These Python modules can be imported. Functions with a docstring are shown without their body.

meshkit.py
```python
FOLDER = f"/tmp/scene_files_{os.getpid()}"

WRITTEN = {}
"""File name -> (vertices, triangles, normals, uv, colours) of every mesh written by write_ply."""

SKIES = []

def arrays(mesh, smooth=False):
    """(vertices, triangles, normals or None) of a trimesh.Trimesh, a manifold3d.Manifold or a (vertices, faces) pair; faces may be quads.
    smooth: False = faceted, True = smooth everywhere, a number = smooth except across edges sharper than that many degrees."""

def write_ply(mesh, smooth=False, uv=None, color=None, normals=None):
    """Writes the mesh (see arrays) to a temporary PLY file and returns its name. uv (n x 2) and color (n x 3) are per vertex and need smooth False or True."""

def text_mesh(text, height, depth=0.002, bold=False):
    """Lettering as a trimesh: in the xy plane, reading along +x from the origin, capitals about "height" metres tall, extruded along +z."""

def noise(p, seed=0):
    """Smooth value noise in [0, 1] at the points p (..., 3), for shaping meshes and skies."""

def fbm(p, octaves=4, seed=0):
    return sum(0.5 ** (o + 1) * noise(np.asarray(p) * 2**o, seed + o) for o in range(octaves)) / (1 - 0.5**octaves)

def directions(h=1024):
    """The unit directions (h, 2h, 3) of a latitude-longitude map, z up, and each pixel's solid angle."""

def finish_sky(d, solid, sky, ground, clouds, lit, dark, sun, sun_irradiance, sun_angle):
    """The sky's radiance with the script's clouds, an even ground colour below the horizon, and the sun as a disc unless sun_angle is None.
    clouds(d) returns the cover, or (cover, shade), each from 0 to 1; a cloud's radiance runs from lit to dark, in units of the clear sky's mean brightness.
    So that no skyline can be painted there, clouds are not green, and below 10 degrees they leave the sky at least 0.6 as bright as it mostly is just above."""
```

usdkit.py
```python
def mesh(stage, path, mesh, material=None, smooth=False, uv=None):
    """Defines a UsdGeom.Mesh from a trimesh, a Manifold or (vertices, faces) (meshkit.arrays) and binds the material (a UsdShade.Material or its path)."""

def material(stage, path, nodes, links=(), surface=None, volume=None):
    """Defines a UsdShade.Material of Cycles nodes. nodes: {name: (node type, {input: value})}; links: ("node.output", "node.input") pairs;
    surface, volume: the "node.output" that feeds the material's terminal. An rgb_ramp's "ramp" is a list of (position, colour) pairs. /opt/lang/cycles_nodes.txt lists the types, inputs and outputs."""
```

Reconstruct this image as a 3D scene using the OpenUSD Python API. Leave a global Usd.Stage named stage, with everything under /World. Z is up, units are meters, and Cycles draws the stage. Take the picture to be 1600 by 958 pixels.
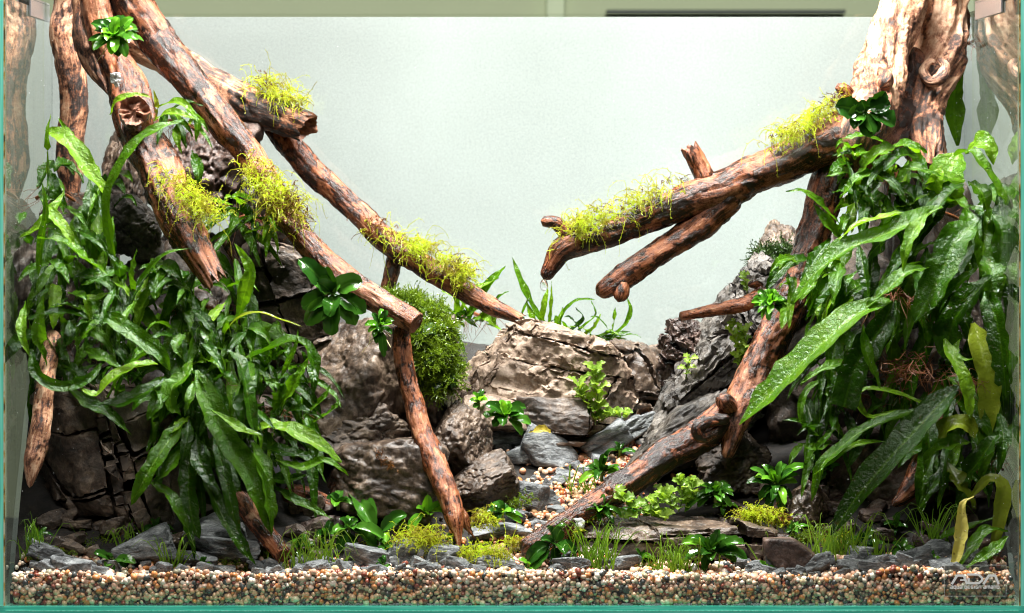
import math
import numpy as np
import trimesh
import manifold3d as m3
import usdkit, meshkit
from meshkit import fbm, noise
from scipy.spatial import cKDTree
from pxr import Usd, UsdGeom, UsdLux, UsdShade, Gf, Sdf, Vt

stage = Usd.Stage.CreateInMemory()
UsdGeom.SetStageUpAxis(stage, UsdGeom.Tokens.z)
UsdGeom.SetStageMetersPerUnit(stage, 1.0)
UsdGeom.Xform.Define(stage, '/World')

# ------------------------------------------------------------------ camera, lamps, exposure
# Tank: inner width 0.6 m, depth 0.3 m, height 0.36 m; y = 0 is the inner face of the front glass, z = 0 the tank floor.
DIST, K = 2.8, 2633.0                      # camera distance to the front glass; photo pixels per metre at the front glass
VX, VY = 740.0, 260.0                      # where the lens axis meets the photo (shifted lens)
CX, CZ = (VX - 800) / K, (945 - VY) / K
cam = UsdGeom.Camera.Define(stage, '/World/camera')
cam.AddTranslateOp().Set(Gf.Vec3d(CX, -DIST, CZ))
cam.AddRotateXOp().Set(90)
AP = 36.0
cam.CreateHorizontalApertureAttr(AP)
cam.CreateVerticalApertureAttr(AP * 613 / 1024)
cam.CreateFocalLengthAttr(AP * DIST * K / 1600.0)
cam.CreateHorizontalApertureOffsetAttr(AP * (800 - VX) / 1600.0)
cam.CreateVerticalApertureOffsetAttr(-AP * (479 - VY) / 1600.0)
cam.CreateClippingRangeAttr(Gf.Vec2f(0.1, 100))
cam.CreateFStopAttr(22)
cam.CreateFocusDistanceAttr(DIST + 0.07)
cam.CreateExposureAttr(0.0)


def lamp(name, loc, target, w, h, inten, color=(1, 1, 1)):
    L = UsdLux.RectLight.Define(stage, '/World/' + name)
    L.CreateWidthAttr(w); L.CreateHeightAttr(h); L.CreateIntensityAttr(inten); L.CreateColorAttr(Gf.Vec3f(*color))
    m = Gf.Matrix4d().SetLookAt(Gf.Vec3d(*loc), Gf.Vec3d(*target), Gf.Vec3d(0, 0, 1) if abs(loc[0] - target[0]) + abs(loc[1] - target[1]) > 1e-3 else Gf.Vec3d(0, 1, 0)).GetInverse()
    L.AddTransformOp().Set(m)
    return L


lamp('lamp_overhead', (0.02, 0.0, 0.92), (0.0, 0.12, 0.0), 0.38, 0.18, 212.0, (1.0, 0.985, 0.95))
lamp('lamp_front', (-0.1, -1.15, 1.6), (0, 0.1, 0.15), 0.7, 0.5, 23.0, (1.0, 0.97, 0.93))
lamp('lamp_backdrop', (0.08, 0.52, 0.21), (0.05, 0.30, 0.20), 0.38, 0.26, 18.0, (0.985, 1.0, 0.985))

# ------------------------------------------------------------------ helpers
_T = Sdf.ValueTypeNames
used = {}


def numbered(parent, name):
    k = (parent, name)
    n = used.get(k, 0); used[k] = n + 1
    return name if n == 0 else f'{name}_{n:03d}'


def P(px, py, y):
    s = (DIST + y) / DIST
    return np.array([CX + (px - VX) / K * s, y, CZ + (VY - py) / K * s])


def R(rpx, y):
    return rpx / K * (DIST + y) / DIST


def arr(mesh):
    if hasattr(mesh, 'to_mesh'):
        m = mesh.to_mesh(); return np.array(m.vert_properties[:, :3], float), np.array(m.tri_verts, int)
    if isinstance(mesh, trimesh.Trimesh):
        return np.array(mesh.vertices), np.array(mesh.faces)
    v, f = mesh
    f = np.asarray(f)
    if f.ndim == 2 and f.shape[1] == 4:
        f = np.vstack([f[:, [0, 1, 2]], f[:, [0, 2, 3]]])
    return np.asarray(v, float), f.astype(int)


def join(parts):
    vs, fs, n = [], [], 0
    for p in parts:
        v, f = arr(p)
        vs.append(v); fs.append(f + n); n += len(v)
    return np.vstack(vs), np.vstack(fs)


def setdata(prim, label=None, cat=None, group=None, kind=None):
    for k, x in (('label', label), ('category', cat), ('group', group), ('kind', kind)):
        if x:
            prim.SetCustomDataByKey(k, x)


def _put(path, mesh, mat, smooth, uv, pv, off):
    v, f = arr(mesh)
    v = v - off
    g = usdkit.mesh(stage, path, (v, f), mat, smooth=smooth, uv=uv)
    for k, x in (pv or {}).items():
        x = np.asarray(x, np.float32)
        if x.ndim == 1:
            UsdGeom.PrimvarsAPI(g).CreatePrimvar(k, _T.FloatArray, 'vertex').Set(Vt.FloatArray.FromNumpy(x))
        else:
            UsdGeom.PrimvarsAPI(g).CreatePrimvar(k, _T.Float3Array if k != 'tint' else _T.Color3fArray, 'vertex').Set(Vt.Vec3fArray.FromNumpy(x))
    return g


class Thing:
    """Collects parts, then defines an Xform at the thing's base with one Mesh per part."""
    def __init__(self, name, label, cat, group=None, kind=None):
        self.name, self.d, self.parts = name, (label, cat, group, kind), []

    def add(self, name, mesh, mat, smooth=True, uv=None, pv=None, sub=None, label=None):
        self.parts.append(dict(name=name, mesh=arr(mesh), mat=mat, smooth=smooth, uv=uv, pv=pv, sub=sub, label=label))
        return len(self.parts) - 1

    def done(self):
        if not self.parts:
            return
        allv = np.vstack([p['mesh'][0] for p in self.parts])
        lo, hi = allv.min(0), allv.max(0)
        base = np.array([(lo[0] + hi[0]) / 2, (lo[1] + hi[1]) / 2, lo[2]])
        path = '/World/' + numbered('', self.name)
        x = UsdGeom.Xform.Define(stage, path)
        x.AddTranslateOp().Set(Gf.Vec3d(*map(float, base)))
        setdata(x.GetPrim(), *self.d)
        paths = []
        for p in self.parts:
            par = path if p['sub'] is None else paths[p['sub']]
            pp = par + '/' + numbered(par, p['name'])
            g = _put(pp, p['mesh'], p['mat'], p['smooth'], p['uv'], p['pv'], base)
            if p['label']:
                g.GetPrim().SetCustomDataByKey('label', p['label'])
            paths.append(pp)


def single(name, mesh, mat, label, cat, group=None, kind=None, smooth=True, uv=None, pv=None):
    v, f = arr(mesh)
    lo, hi = v.min(0), v.max(0)
    base = np.array([(lo[0] + hi[0]) / 2, (lo[1] + hi[1]) / 2, lo[2]])
    g = _put('/World/' + numbered('', name), (v, f), mat, smooth, uv, pv, base)
    UsdGeom.Xformable(g).AddTranslateOp().Set(Gf.Vec3d(*map(float, base)))
    setdata(g.GetPrim(), label, cat, group, kind)
    return g


def box(lo, hi):
    lo, hi = np.minimum(lo, hi), np.maximum(lo, hi)
    return trimesh.creation.box(bounds=[lo, hi])


def cbox(lo, hi, c=0.0006):
    """A box with chamfered edges."""
    lo, hi = np.array(lo, float), np.array(hi, float)
    pts = []
    for s in np.ndindex(2, 2, 2):
        p = np.where(np.array(s) == 1, hi, lo)
        q = np.where(np.array(s) == 1, hi - c, lo + c)
        for k in range(3):
            a = q.copy(); a[k] = p[k]; pts.append(a)
    return trimesh.convex.convex_hull(np.array(pts))


# ------------------------------------------------------------------ materials
def mat(name, nodes, links, surface='p.BSDF', volume=None):
    return usdkit.material(stage, '/World/Looks/' + name, nodes, links, surface=surface, volume=volume)


def ramp(*st, **k):
    return ('rgb_ramp', {'ramp': list(st), **k})


def wood(name, stops, rough=(0.28, 0.6), shift=0.0, bump=0.7):
    return mat(name, {
        'gp': ('attribute', {'attribute': 'gp'}),
        'pale': ('attribute', {'attribute': 'pale'}),
        'fine': ('noise_texture', {'scale': 520.0, 'detail': 6.0, 'roughness': 0.66, 'distortion': 0.6}),
        'big': ('noise_texture', {'scale': 90.0, 'detail': 9.0, 'roughness': 0.76, 'distortion': 0.5}),
        'geo': ('geometry', {}),
        'speck': ('noise_texture', {'scale': 800.0, 'detail': 4.0, 'roughness': 0.75}),
        'a': ('math', {'math_type': 'multiply_add', 'value2': 1.3, 'value3': -0.65 + 0.5 + shift}),
        'b': ('math', {'math_type': 'multiply_add', 'value2': 1.5}),
        'b0': ('math', {'math_type': 'subtract', 'value2': 0.5}),
        'c': ('math', {'math_type': 'multiply_add', 'value2': 0.35}),
        's0': ('math', {'math_type': 'subtract', 'value2': 0.5}),
        'd': ('math', {'math_type': 'multiply_add', 'value2': 0.7}),
        'r': ramp(*stops),
        'wn': ('noise_texture', {'scale': 24.0, 'detail': 4.0, 'roughness': 0.6}),
        'wm': ('map_range', {'from_min': 0.48, 'from_max': 0.68, 'to_min': 0.0, 'to_max': 0.28, 'clamp': True}),
        'hs': ('hsv', {'hue': 0.515, 'saturation': 0.5, 'value': 0.85, 'fac': 1.0}),
        'mx': ('mix', {}),
        'rr': ('map_range', {'from_min': 0.3, 'from_max': 0.75, 'to_min': rough[0], 'to_max': rough[1], 'clamp': True}),
        'hm': ('math', {'math_type': 'multiply_add', 'value2': 0.7}),
        'hm2': ('math', {'math_type': 'multiply_add', 'value2': 0.5}),
        'bump': ('bump', {'strength': bump, 'distance': 0.0014}),
        'p': ('principled_bsdf', {'specular_ior_level': 0.5}),
    }, [('gp.vector', 'fine.vector'), ('geo.position', 'big.vector'), ('geo.position', 'speck.vector'),
        ('fine.fac', 'a.value1'), ('big.fac', 'b0.value1'), ('b0.value', 'b.value1'), ('a.value', 'b.value3'),
        ('pale.fac', 'c.value1'), ('b.value', 'c.value3'), ('speck.fac', 's0.value1'), ('s0.value', 'd.value1'), ('c.value', 'd.value3'),
        ('d.value', 'r.fac'), ('geo.position', 'wn.vector'), ('wn.fac', 'wm.value'), ('wm.result', 'mx.fac'), ('r.color', 'hs.color'), ('r.color', 'mx.color1'), ('hs.color', 'mx.color2'), ('mx.color', 'p.base_color'), ('d.value', 'rr.value'), ('rr.result', 'p.roughness'),
        ('fine.fac', 'hm.value1'), ('big.fac', 'hm.value3'), ('speck.fac', 'hm2.value1'), ('hm.value', 'hm2.value3'), ('hm2.value', 'bump.height'), ('bump.normal', 'p.normal')])


WET = [(0.08, (0.008, 0.004, 0.003)), (0.32, (0.03, 0.010, 0.005)), (0.44, (0.105, 0.028, 0.010)), (0.60, (0.235, 0.066, 0.02)), (0.80, (0.36, 0.122, 0.044)), (1.05, (0.60, 0.35, 0.20))]
DRY = [(0.12, (0.014, 0.009, 0.007)), (0.32, (0.07, 0.03, 0.018)), (0.45, (0.24, 0.085, 0.04)), (0.60, (0.46, 0.215, 0.11)), (0.80, (0.60, 0.35, 0.21)), (1.15, (0.76, 0.56, 0.39))]
M_WET = wood('wet_driftwood', WET, (0.16, 0.45))
M_DRY = wood('dry_driftwood', DRY, (0.5, 0.8))
M_CUT = wood('cut_wood', [(0.1, (0.04, 0.014, 0.007)), (0.45, (0.19, 0.065, 0.03)), (0.9, (0.42, 0.20, 0.11))], (0.5, 0.75), bump=0.4)


def rockmat(name, cols, scale=70.0, rough=(0.28, 0.6), bump=0.9, dist=0.002, stretch=(1, 1, 1), detail=9.0):
    return mat(name, {
        'geo': ('geometry', {}),
        'map': ('mapping', {'scale': stretch}),
        'n1': ('noise_texture', {'scale': scale, 'detail': detail, 'roughness': 0.68, 'distortion': 0.5}),
        'n2': ('noise_texture', {'scale': scale * 7, 'detail': 5.0, 'roughness': 0.7}),
        'n3': ('noise_texture', {'scale': scale * 0.35, 'detail': 3.0}),
        'oi': ('object_info', {}),
        'mx': ('math', {'math_type': 'multiply_add', 'value2': 0.8, 'value3': -0.4}),
        'n0': ('math', {'math_type': 'multiply_add', 'value2': 1.7, 'value3': -0.35}), 'ad': ('math', {'math_type': 'add'}),
        'ob': ('math', {'math_type': 'multiply_add', 'value2': 0.14, 'value3': -0.07}),
        'ad2': ('math', {'math_type': 'add'}),
        'r': ramp(*cols),
        'rr': ('map_range', {'from_min': 0.35, 'from_max': 0.65, 'to_min': rough[0], 'to_max': rough[1], 'clamp': True}),
        'h': ('math', {'math_type': 'multiply_add', 'value2': 0.3}),
        'bump': ('bump', {'strength': bump, 'distance': dist}),
        'p': ('principled_bsdf', {}),
    }, [('geo.position', 'map.vector'), ('map.vector', 'n1.vector'), ('map.vector', 'n2.vector'), ('geo.position', 'n3.vector'),
        ('n2.fac', 'mx.value1'), ('n1.fac', 'n0.value1'), ('n0.value', 'ad.value1'), ('mx.value', 'ad.value2'), ('oi.random', 'ob.value1'), ('ad.value', 'ad2.value1'), ('ob.value', 'ad2.value2'),
        ('ad2.value', 'r.fac'), ('r.color', 'p.base_color'),
        ('n3.fac', 'rr.value'), ('rr.result', 'p.roughness'), ('n2.fac', 'h.value1'), ('n1.fac', 'h.value3'), ('h.value', 'bump.height'), ('bump.normal', 'p.normal')])


M_ROCK = rockmat('brown_rock', [(0.22, (0.014, 0.009, 0.006)), (0.48, (0.060, 0.040, 0.028)), (0.66, (0.125, 0.086, 0.060)), (0.9, (0.25, 0.185, 0.135))], rough=(0.2, 0.5))
M_DARK = rockmat('dark_rock', [(0.22, (0.012, 0.009, 0.006)), (0.48, (0.048, 0.034, 0.025)), (0.68, (0.115, 0.082, 0.06)), (0.92, (0.24, 0.18, 0.13))], scale=85)
M_DARKB = rockmat('dark_brown_rock', [(0.2, (0.016, 0.011, 0.008)), (0.46, (0.066, 0.046, 0.033)), (0.68, (0.14, 0.10, 0.07)), (0.92, (0.27, 0.20, 0.14))], scale=95)
M_TAN = rockmat('tan_rock', [(0.18, (0.045, 0.028, 0.019)), (0.40, (0.17, 0.116, 0.08)), (0.60, (0.30, 0.217, 0.158)), (0.9, (0.48, 0.37, 0.285))], scale=75)
M_GREY = rockmat('grey_rock', [(0.22, (0.012, 0.011, 0.010)), (0.5, (0.055, 0.047, 0.040)), (0.7, (0.115, 0.10, 0.086)), (0.95, (0.27, 0.235, 0.20))], scale=70, bump=1.0)
M_SLATE = rockmat('slate', [(0.18, (0.02, 0.022, 0.025)), (0.42, (0.085, 0.092, 0.097)), (0.62, (0.19, 0.20, 0.205)), (0.9, (0.42, 0.43, 0.43))], scale=110, rough=(0.3, 0.55), stretch=(1, 1, 2.5), bump=0.9)
M_RED = rockmat('red_brown_rock', [(0.22, (0.014, 0.008, 0.006)), (0.5, (0.055, 0.032, 0.025)), (0.7, (0.12, 0.075, 0.06)), (0.92, (0.26, 0.18, 0.145))], scale=75)
M_SOIL = rockmat('soil', [(0.3, (0.002, 0.0015, 0.001)), (0.6, (0.008, 0.005, 0.003)), (0.9, (0.03, 0.02, 0.013))], scale=160, rough=(0.6, 0.9))


def leafmat(name, dark, mid, light, gloss=0.16, trans=0.3, vein=0.7, bump=0.5, bscale=340.0, ribs=26.0, spots=0.0):
    nodes = {
        'uv': ('texture_coordinate', {}),
        'sx': ('separate_xyz', {}),
        'u': ('math', {'math_type': 'subtract', 'value2': 0.5}),
        'ua': ('math', {'math_type': 'absolute'}),
        'rib': ('map_range', {'from_min': 0.015, 'from_max': 0.06, 'to_min': 1.0, 'to_max': 0.0, 'clamp': True}),
        'vv': ('math', {'math_type': 'multiply_add', 'value2': 0.12}),          # v - 1.1*|u| : slanted lateral veins
        'vs': ('math', {'math_type': 'multiply', 'value2': ribs * 2}),
        'sn': ('math', {'math_type': 'sine'}),
        'geo': ('geometry', {}),
        'oi': ('object_info', {}),
        'n': ('noise_texture', {'scale': bscale, 'detail': 4.0, 'roughness': 0.6, 'distortion': 0.5}),
        'nb': ('noise_texture', {'scale': 60.0, 'detail': 4.0, 'roughness': 0.6}),
        'cf': ('math', {'math_type': 'multiply_add', 'value2': 0.55}),
        'of': ('math', {'math_type': 'multiply', 'value2': 0.5}),
        'r': ramp((0.2, dark), (0.52, mid), (0.85, light)),
        'vm': ('math', {'math_type': 'multiply', 'value2': vein}),
        'c': ('mix', {'color2': tuple(np.array(light) * 1.25)}),
        'h1': ('math', {'math_type': 'multiply_add', 'value2': 0.05}),
        'bump': ('bump', {'strength': bump, 'distance': 0.0018}),
        'p': ('principled_bsdf', {'roughness': gloss, 'specular_ior_level': 0.36}),
        't': ('translucent_bsdf', {}),
        'tc': ('mix', {'mix_type': 'multiply', 'fac': 1.0, 'color2': (1.5, 1.5, 0.5)}),
        'm': ('mix_closure', {'fac': trans}),
    }
    links = [('uv.UV', 'sx.vector'), ('sx.x', 'u.value1'), ('u.value', 'ua.value1'), ('ua.value', 'rib.value'),
             ('ua.value', 'vv.value1'), ('sx.y', 'vv.value3'), ('vv.value', 'vs.value1'), ('vs.value', 'sn.value1'),
             ('geo.position', 'n.vector'), ('geo.position', 'nb.vector'),
             ('oi.random', 'of.value1'), ('nb.fac', 'cf.value1'), ('of.value', 'cf.value3'), ('cf.value', 'r.fac'),
             ('rib.result', 'vm.value1'), ('vm.value', 'c.fac'), ('r.color', 'c.color1'),
             ('sn.value', 'h1.value1'), ('n.fac', 'h1.value3'), ('h1.value', 'bump.height'), ('bump.normal', 'p.normal'), ('bump.normal', 't.normal'),
             ('c.color', 'tc.color1'), ('tc.color', 't.color'), ('p.BSDF', 'm.closure1'), ('t.BSDF', 'm.closure2')]
    if spots:
        nodes['sp'] = ('noise_texture', {'scale': 420.0, 'detail': 2.0})
        nodes['sr'] = ('map_range', {'from_min': 0.64, 'from_max': 0.7, 'to_min': 0.0, 'to_max': spots, 'clamp': True})
        nodes['c2'] = ('mix', {'color2': (0.10, 0.045, 0.012)})
        links += [('geo.position', 'sp.vector'), ('sp.fac', 'sr.value'), ('sr.result', 'c2.fac'), ('c.color', 'c2.color1'), ('c2.color', 'p.base_color')]
    else:
        links += [('c.color', 'p.base_color')]
    return mat(name, nodes, links, surface='m.closure')


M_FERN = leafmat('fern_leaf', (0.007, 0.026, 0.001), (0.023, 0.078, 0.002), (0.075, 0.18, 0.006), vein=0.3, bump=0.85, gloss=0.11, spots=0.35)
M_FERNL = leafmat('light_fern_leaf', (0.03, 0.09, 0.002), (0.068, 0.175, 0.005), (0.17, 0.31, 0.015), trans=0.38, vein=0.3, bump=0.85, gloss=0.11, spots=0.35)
M_YELLOW = leafmat('yellow_leaf', (0.35, 0.26, 0.03), (0.46, 0.38, 0.07), (0.55, 0.5, 0.14), vein=-0.3, spots=0.9, gloss=0.35, trans=0.3)
M_OLIVE = leafmat('olive_leaf', (0.09, 0.13, 0.008), (0.17, 0.22, 0.015), (0.28, 0.33, 0.04), vein=0.0, spots=0.4, trans=0.38)
M_ANUB = leafmat('round_leaf', (0.010, 0.042, 0.006), (0.024, 0.088, 0.008), (0.065, 0.18, 0.018), gloss=0.12, trans=0.12, vein=0.35, bump=0.18, bscale=160, ribs=12)
M_ANUBL = leafmat('young_round_leaf', (0.05, 0.17, 0.01), (0.11, 0.32, 0.02), (0.22, 0.46, 0.04), gloss=0.14, trans=0.35, vein=0.3, bump=0.2, bscale=160, ribs=12)
M_STEMLEAF = leafmat('lobed_leaf', (0.10, 0.19, 0.02), (0.2, 0.33, 0.04), (0.36, 0.5, 0.1), gloss=0.3, trans=0.4, vein=0.4, bump=0.4, ribs=10)
M_GRASS = leafmat('grass_blade', (0.06, 0.14, 0.01), (0.14, 0.28, 0.02), (0.27, 0.42, 0.05), gloss=0.3, trans=0.35, vein=0.0, bump=0.05)


def mossmat(name, stops, trans=0.4):
    return mat(name, {
        'geo': ('geometry', {}),
        'n': ('noise_texture', {'scale': 75.0, 'detail': 4.0, 'roughness': 0.7}),
        'k': ('math', {'math_type': 'multiply_add', 'value2': 0.45, 'value3': 0.0}),
        'k2': ('math', {'math_type': 'multiply_add', 'value2': 0.6}),
        'r': ramp(*stops),
        'p': ('principled_bsdf', {'roughness': 0.32}),
        't': ('translucent_bsdf', {}),
        'm': ('mix_closure', {'fac': trans}),
    }, [('geo.position', 'n.vector'), ('geo.random_per_island', 'k.value1'), ('n.fac', 'k2.value1'), ('k.value', 'k2.value3'), ('k2.value', 'r.fac'),
        ('r.color', 'p.base_color'), ('r.color', 't.color'), ('p.BSDF', 'm.closure1'), ('t.BSDF', 'm.closure2')], surface='m.closure')


M_MOSS = mossmat('bright_moss', [(0.12, (0.12, 0.06, 0.012)), (0.22, (0.36, 0.30, 0.03)), (0.36, (0.62, 0.76, 0.04)), (0.70, (0.78, 0.88, 0.12)), (0.95, (0.88, 0.92, 0.45))], trans=0.58)
M_MOSSR = mossmat('rusty_moss', [(0.2, (0.09, 0.03, 0.008)), (0.45, (0.24, 0.10, 0.016)), (0.58, (0.36, 0.28, 0.025)), (0.75, (0.5, 0.58, 0.06)), (0.9, (0.65, 0.75, 0.2))], trans=0.4)
M_PAD = mossmat('cushion_moss', [(0.15, (0.06, 0.12, 0.006)), (0.38, (0.19, 0.29, 0.012)), (0.62, (0.38, 0.50, 0.03)), (0.85, (0.55, 0.70, 0.09))], trans=0.4)
M_PADD = mossmat('dark_cushion_moss', [(0.2, (0.012, 0.032, 0.005)), (0.5, (0.06, 0.12, 0.016)), (0.85, (0.20, 0.31, 0.06))], trans=0.25)
M_ROOT = mat('roots', {'p': ('principled_bsdf', {'base_color': (0.17, 0.055, 0.016), 'roughness': 0.4})}, [])
M_PALEROOT = mat('pale_roots', {'p': ('principled_bsdf', {'base_color': (0.52, 0.46, 0.22), 'roughness': 0.4})}, [])
M_GSTEM = mat('green_stem', {'p': ('principled_bsdf', {'base_color': (0.14, 0.22, 0.03), 'roughness': 0.35})}, [])
M_PEB = mat('gravel', {
    'a': ('attribute', {'attribute': 'tint'}), 'geo': ('geometry', {}),
    'n': ('noise_texture', {'scale': 700.0, 'detail': 4.0, 'roughness': 0.65}),
    'mr': ('map_range', {'from_min': 0.3, 'from_max': 0.7, 'to_min': 0.72, 'to_max': 1.2}),
    'c': ('mix', {'mix_type': 'multiply', 'fac': 1.0}), 'cc': ('combine_xyz', {}),
    'p': ('principled_bsdf', {'roughness': 0.28, 'subsurface_weight': 0.0})},
    [('geo.position', 'n.vector'), ('n.fac', 'mr.value'), ('mr.result', 'cc.x'), ('mr.result', 'cc.y'), ('mr.result', 'cc.z'), ('a.color', 'c.color1'), ('cc.vector', 'c.color2'), ('c.color', 'p.base_color')])


def glassmat(name, tint=(0.985, 0.99, 0.986), streaks=0.0, rough=0.0):
    nodes = {
        'lw': ('layer_weight', {'blend': 0.5}),
        'pw': ('math', {'math_type': 'power', 'value2': 5.0}),
        'f': ('math', {'math_type': 'multiply_add', 'value2': 0.95, 'value3': 0.04}),
        't': ('transparent_bsdf', {'color': tint}),
        'g': ('glossy_bsdf', {'color': (0.96, 0.98, 0.96), 'roughness': rough}),
        'm': ('mix_closure', {}),
    }
    links = [('lw.facing', 'pw.value1'), ('pw.value', 'f.value1'), ('f.value', 'm.fac'), ('t.BSDF', 'm.closure1'), ('g.BSDF', 'm.closure2')]
    surf = 'm.closure'
    if streaks:
        nodes.update({
            'geo': ('geometry', {}), 'mp': ('mapping', {'scale': (1.0, 1.0, 0.07)}),
            'n': ('noise_texture', {'scale': 260.0, 'detail': 5.0, 'roughness': 0.6}),
            'sr': ('map_range', {'from_min': 0.5, 'from_max': 0.75, 'to_min': 0.0, 'to_max': streaks, 'clamp': True}),
            'd': ('diffuse_bsdf', {'color': (0.75, 0.8, 0.76)}),
            'm2': ('mix_closure', {})})
        links += [('geo.position', 'mp.vector'), ('mp.vector', 'n.vector'), ('n.fac', 'sr.value'), ('sr.result', 'm2.fac'), ('m.closure', 'm2.closure1'), ('d.BSDF', 'm2.closure2')]
        surf = 'm2.closure'
    return mat(name, nodes, links, surface=surf)


M_GLASS = glassmat('clear_glass')
M_SIDEGLASS = glassmat('side_glass', streaks=0.06)
M_EDGE = mat('green_glass_edge', {
    'geo': ('geometry', {}), 'mp': ('mapping', {'scale': (0.03, 1.0, 1.0)}),
    'n': ('noise_texture', {'scale': 900.0, 'detail': 3.0}),
    'r': ramp((0.3, (0.035, 0.44, 0.30)), (0.5, (0.06, 0.58, 0.42)), (0.7, (0.16, 0.70, 0.54))),
    'p': ('principled_bsdf', {'roughness': 0.12})},
    [('geo.position', 'mp.vector'), ('mp.vector', 'n.vector'), ('n.fac', 'r.fac'), ('r.color', 'p.base_color')])
M_EDGEV = mat('pale_green_glass_edge', {
    'geo': ('geometry', {}), 'mp': ('mapping', {'scale': (1.0, 1.0, 0.03)}),
    'n': ('noise_texture', {'scale': 900.0, 'detail': 3.0}),
    'r': ramp((0.3, (0.12, 0.62, 0.46)), (0.5, (0.18, 0.74, 0.57)), (0.7, (0.30, 0.82, 0.68))),
    'p': ('principled_bsdf', {'roughness': 0.12})},
    [('geo.position', 'mp.vector'), ('mp.vector', 'n.vector'), ('n.fac', 'r.fac'), ('r.color', 'p.base_color')])
M_SEAM = mat('silicone_seam', {'geo': ('geometry', {}), 'n': ('noise_texture', {'scale': 120.0, 'detail': 3.0}),
    'r': ramp((0.4, (0.55, 0.5, 0.34)), (0.52, (0.42, 0.27, 0.05)), (0.62, (0.10, 0.07, 0.02))), 'p': ('principled_bsdf', {'roughness': 0.4})},
    [('geo.position', 'n.vector'), ('n.fac', 'r.fac'), ('r.color', 'p.base_color')])
M_FILM = mat('frosted_film', {
    'geo': ('geometry', {}), 'n': ('noise_texture', {'scale': 620.0, 'detail': 4.0, 'roughness': 0.7}),
    'nb': ('noise_texture', {'scale': 9.0, 'detail': 3.0}), 'mm': ('math', {'math_type': 'multiply_add', 'value2': 0.5}),
    'r': ramp((0.4, (0.375, 0.40, 0.388)), (1.15, (0.565, 0.595, 0.582))),
    'd': ('diffuse_bsdf', {}), 't': ('translucent_bsdf', {}), 'm': ('mix_closure', {'fac': 0.62}),
    'gl': ('glossy_bsdf', {'roughness': 0.35, 'color': (0.9, 0.9, 0.9)}), 'm2': ('mix_closure', {'fac': 0.04})},
    [('geo.position', 'n.vector'), ('geo.position', 'nb.vector'), ('nb.fac', 'mm.value1'), ('n.fac', 'mm.value3'), ('mm.value', 'r.fac'),
     ('r.color', 'd.color'), ('r.color', 't.color'), ('d.BSDF', 'm.closure1'), ('t.BSDF', 'm.closure2'), ('m.closure', 'm2.closure1'), ('gl.BSDF', 'm2.closure2')], surface='m2.closure')
M_ETCH = mat('etched_white', {'p': ('principled_bsdf', {'base_color': (0.86, 0.88, 0.86), 'roughness': 0.6})}, [])
M_STICKER = mat('clear_sticker', {'t': ('transparent_bsdf', {'color': (0.86, 0.86, 0.84)}), 'd': ('diffuse_bsdf', {'color': (0.4, 0.42, 0.4)}), 'm': ('mix_closure', {'fac': 0.04})},
    [('t.BSDF', 'm.closure1'), ('d.BSDF', 'm.closure2')], surface='m.closure')
M_LINE = mat('sticker_border', {'t': ('transparent_bsdf', {}), 'd': ('diffuse_bsdf', {'color': (0.7, 0.72, 0.7)}), 'm': ('mix_closure', {'fac': 0.4})},
    [('t.BSDF', 'm.closure1'), ('d.BSDF', 'm.closure2')], surface='m.closure')
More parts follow.
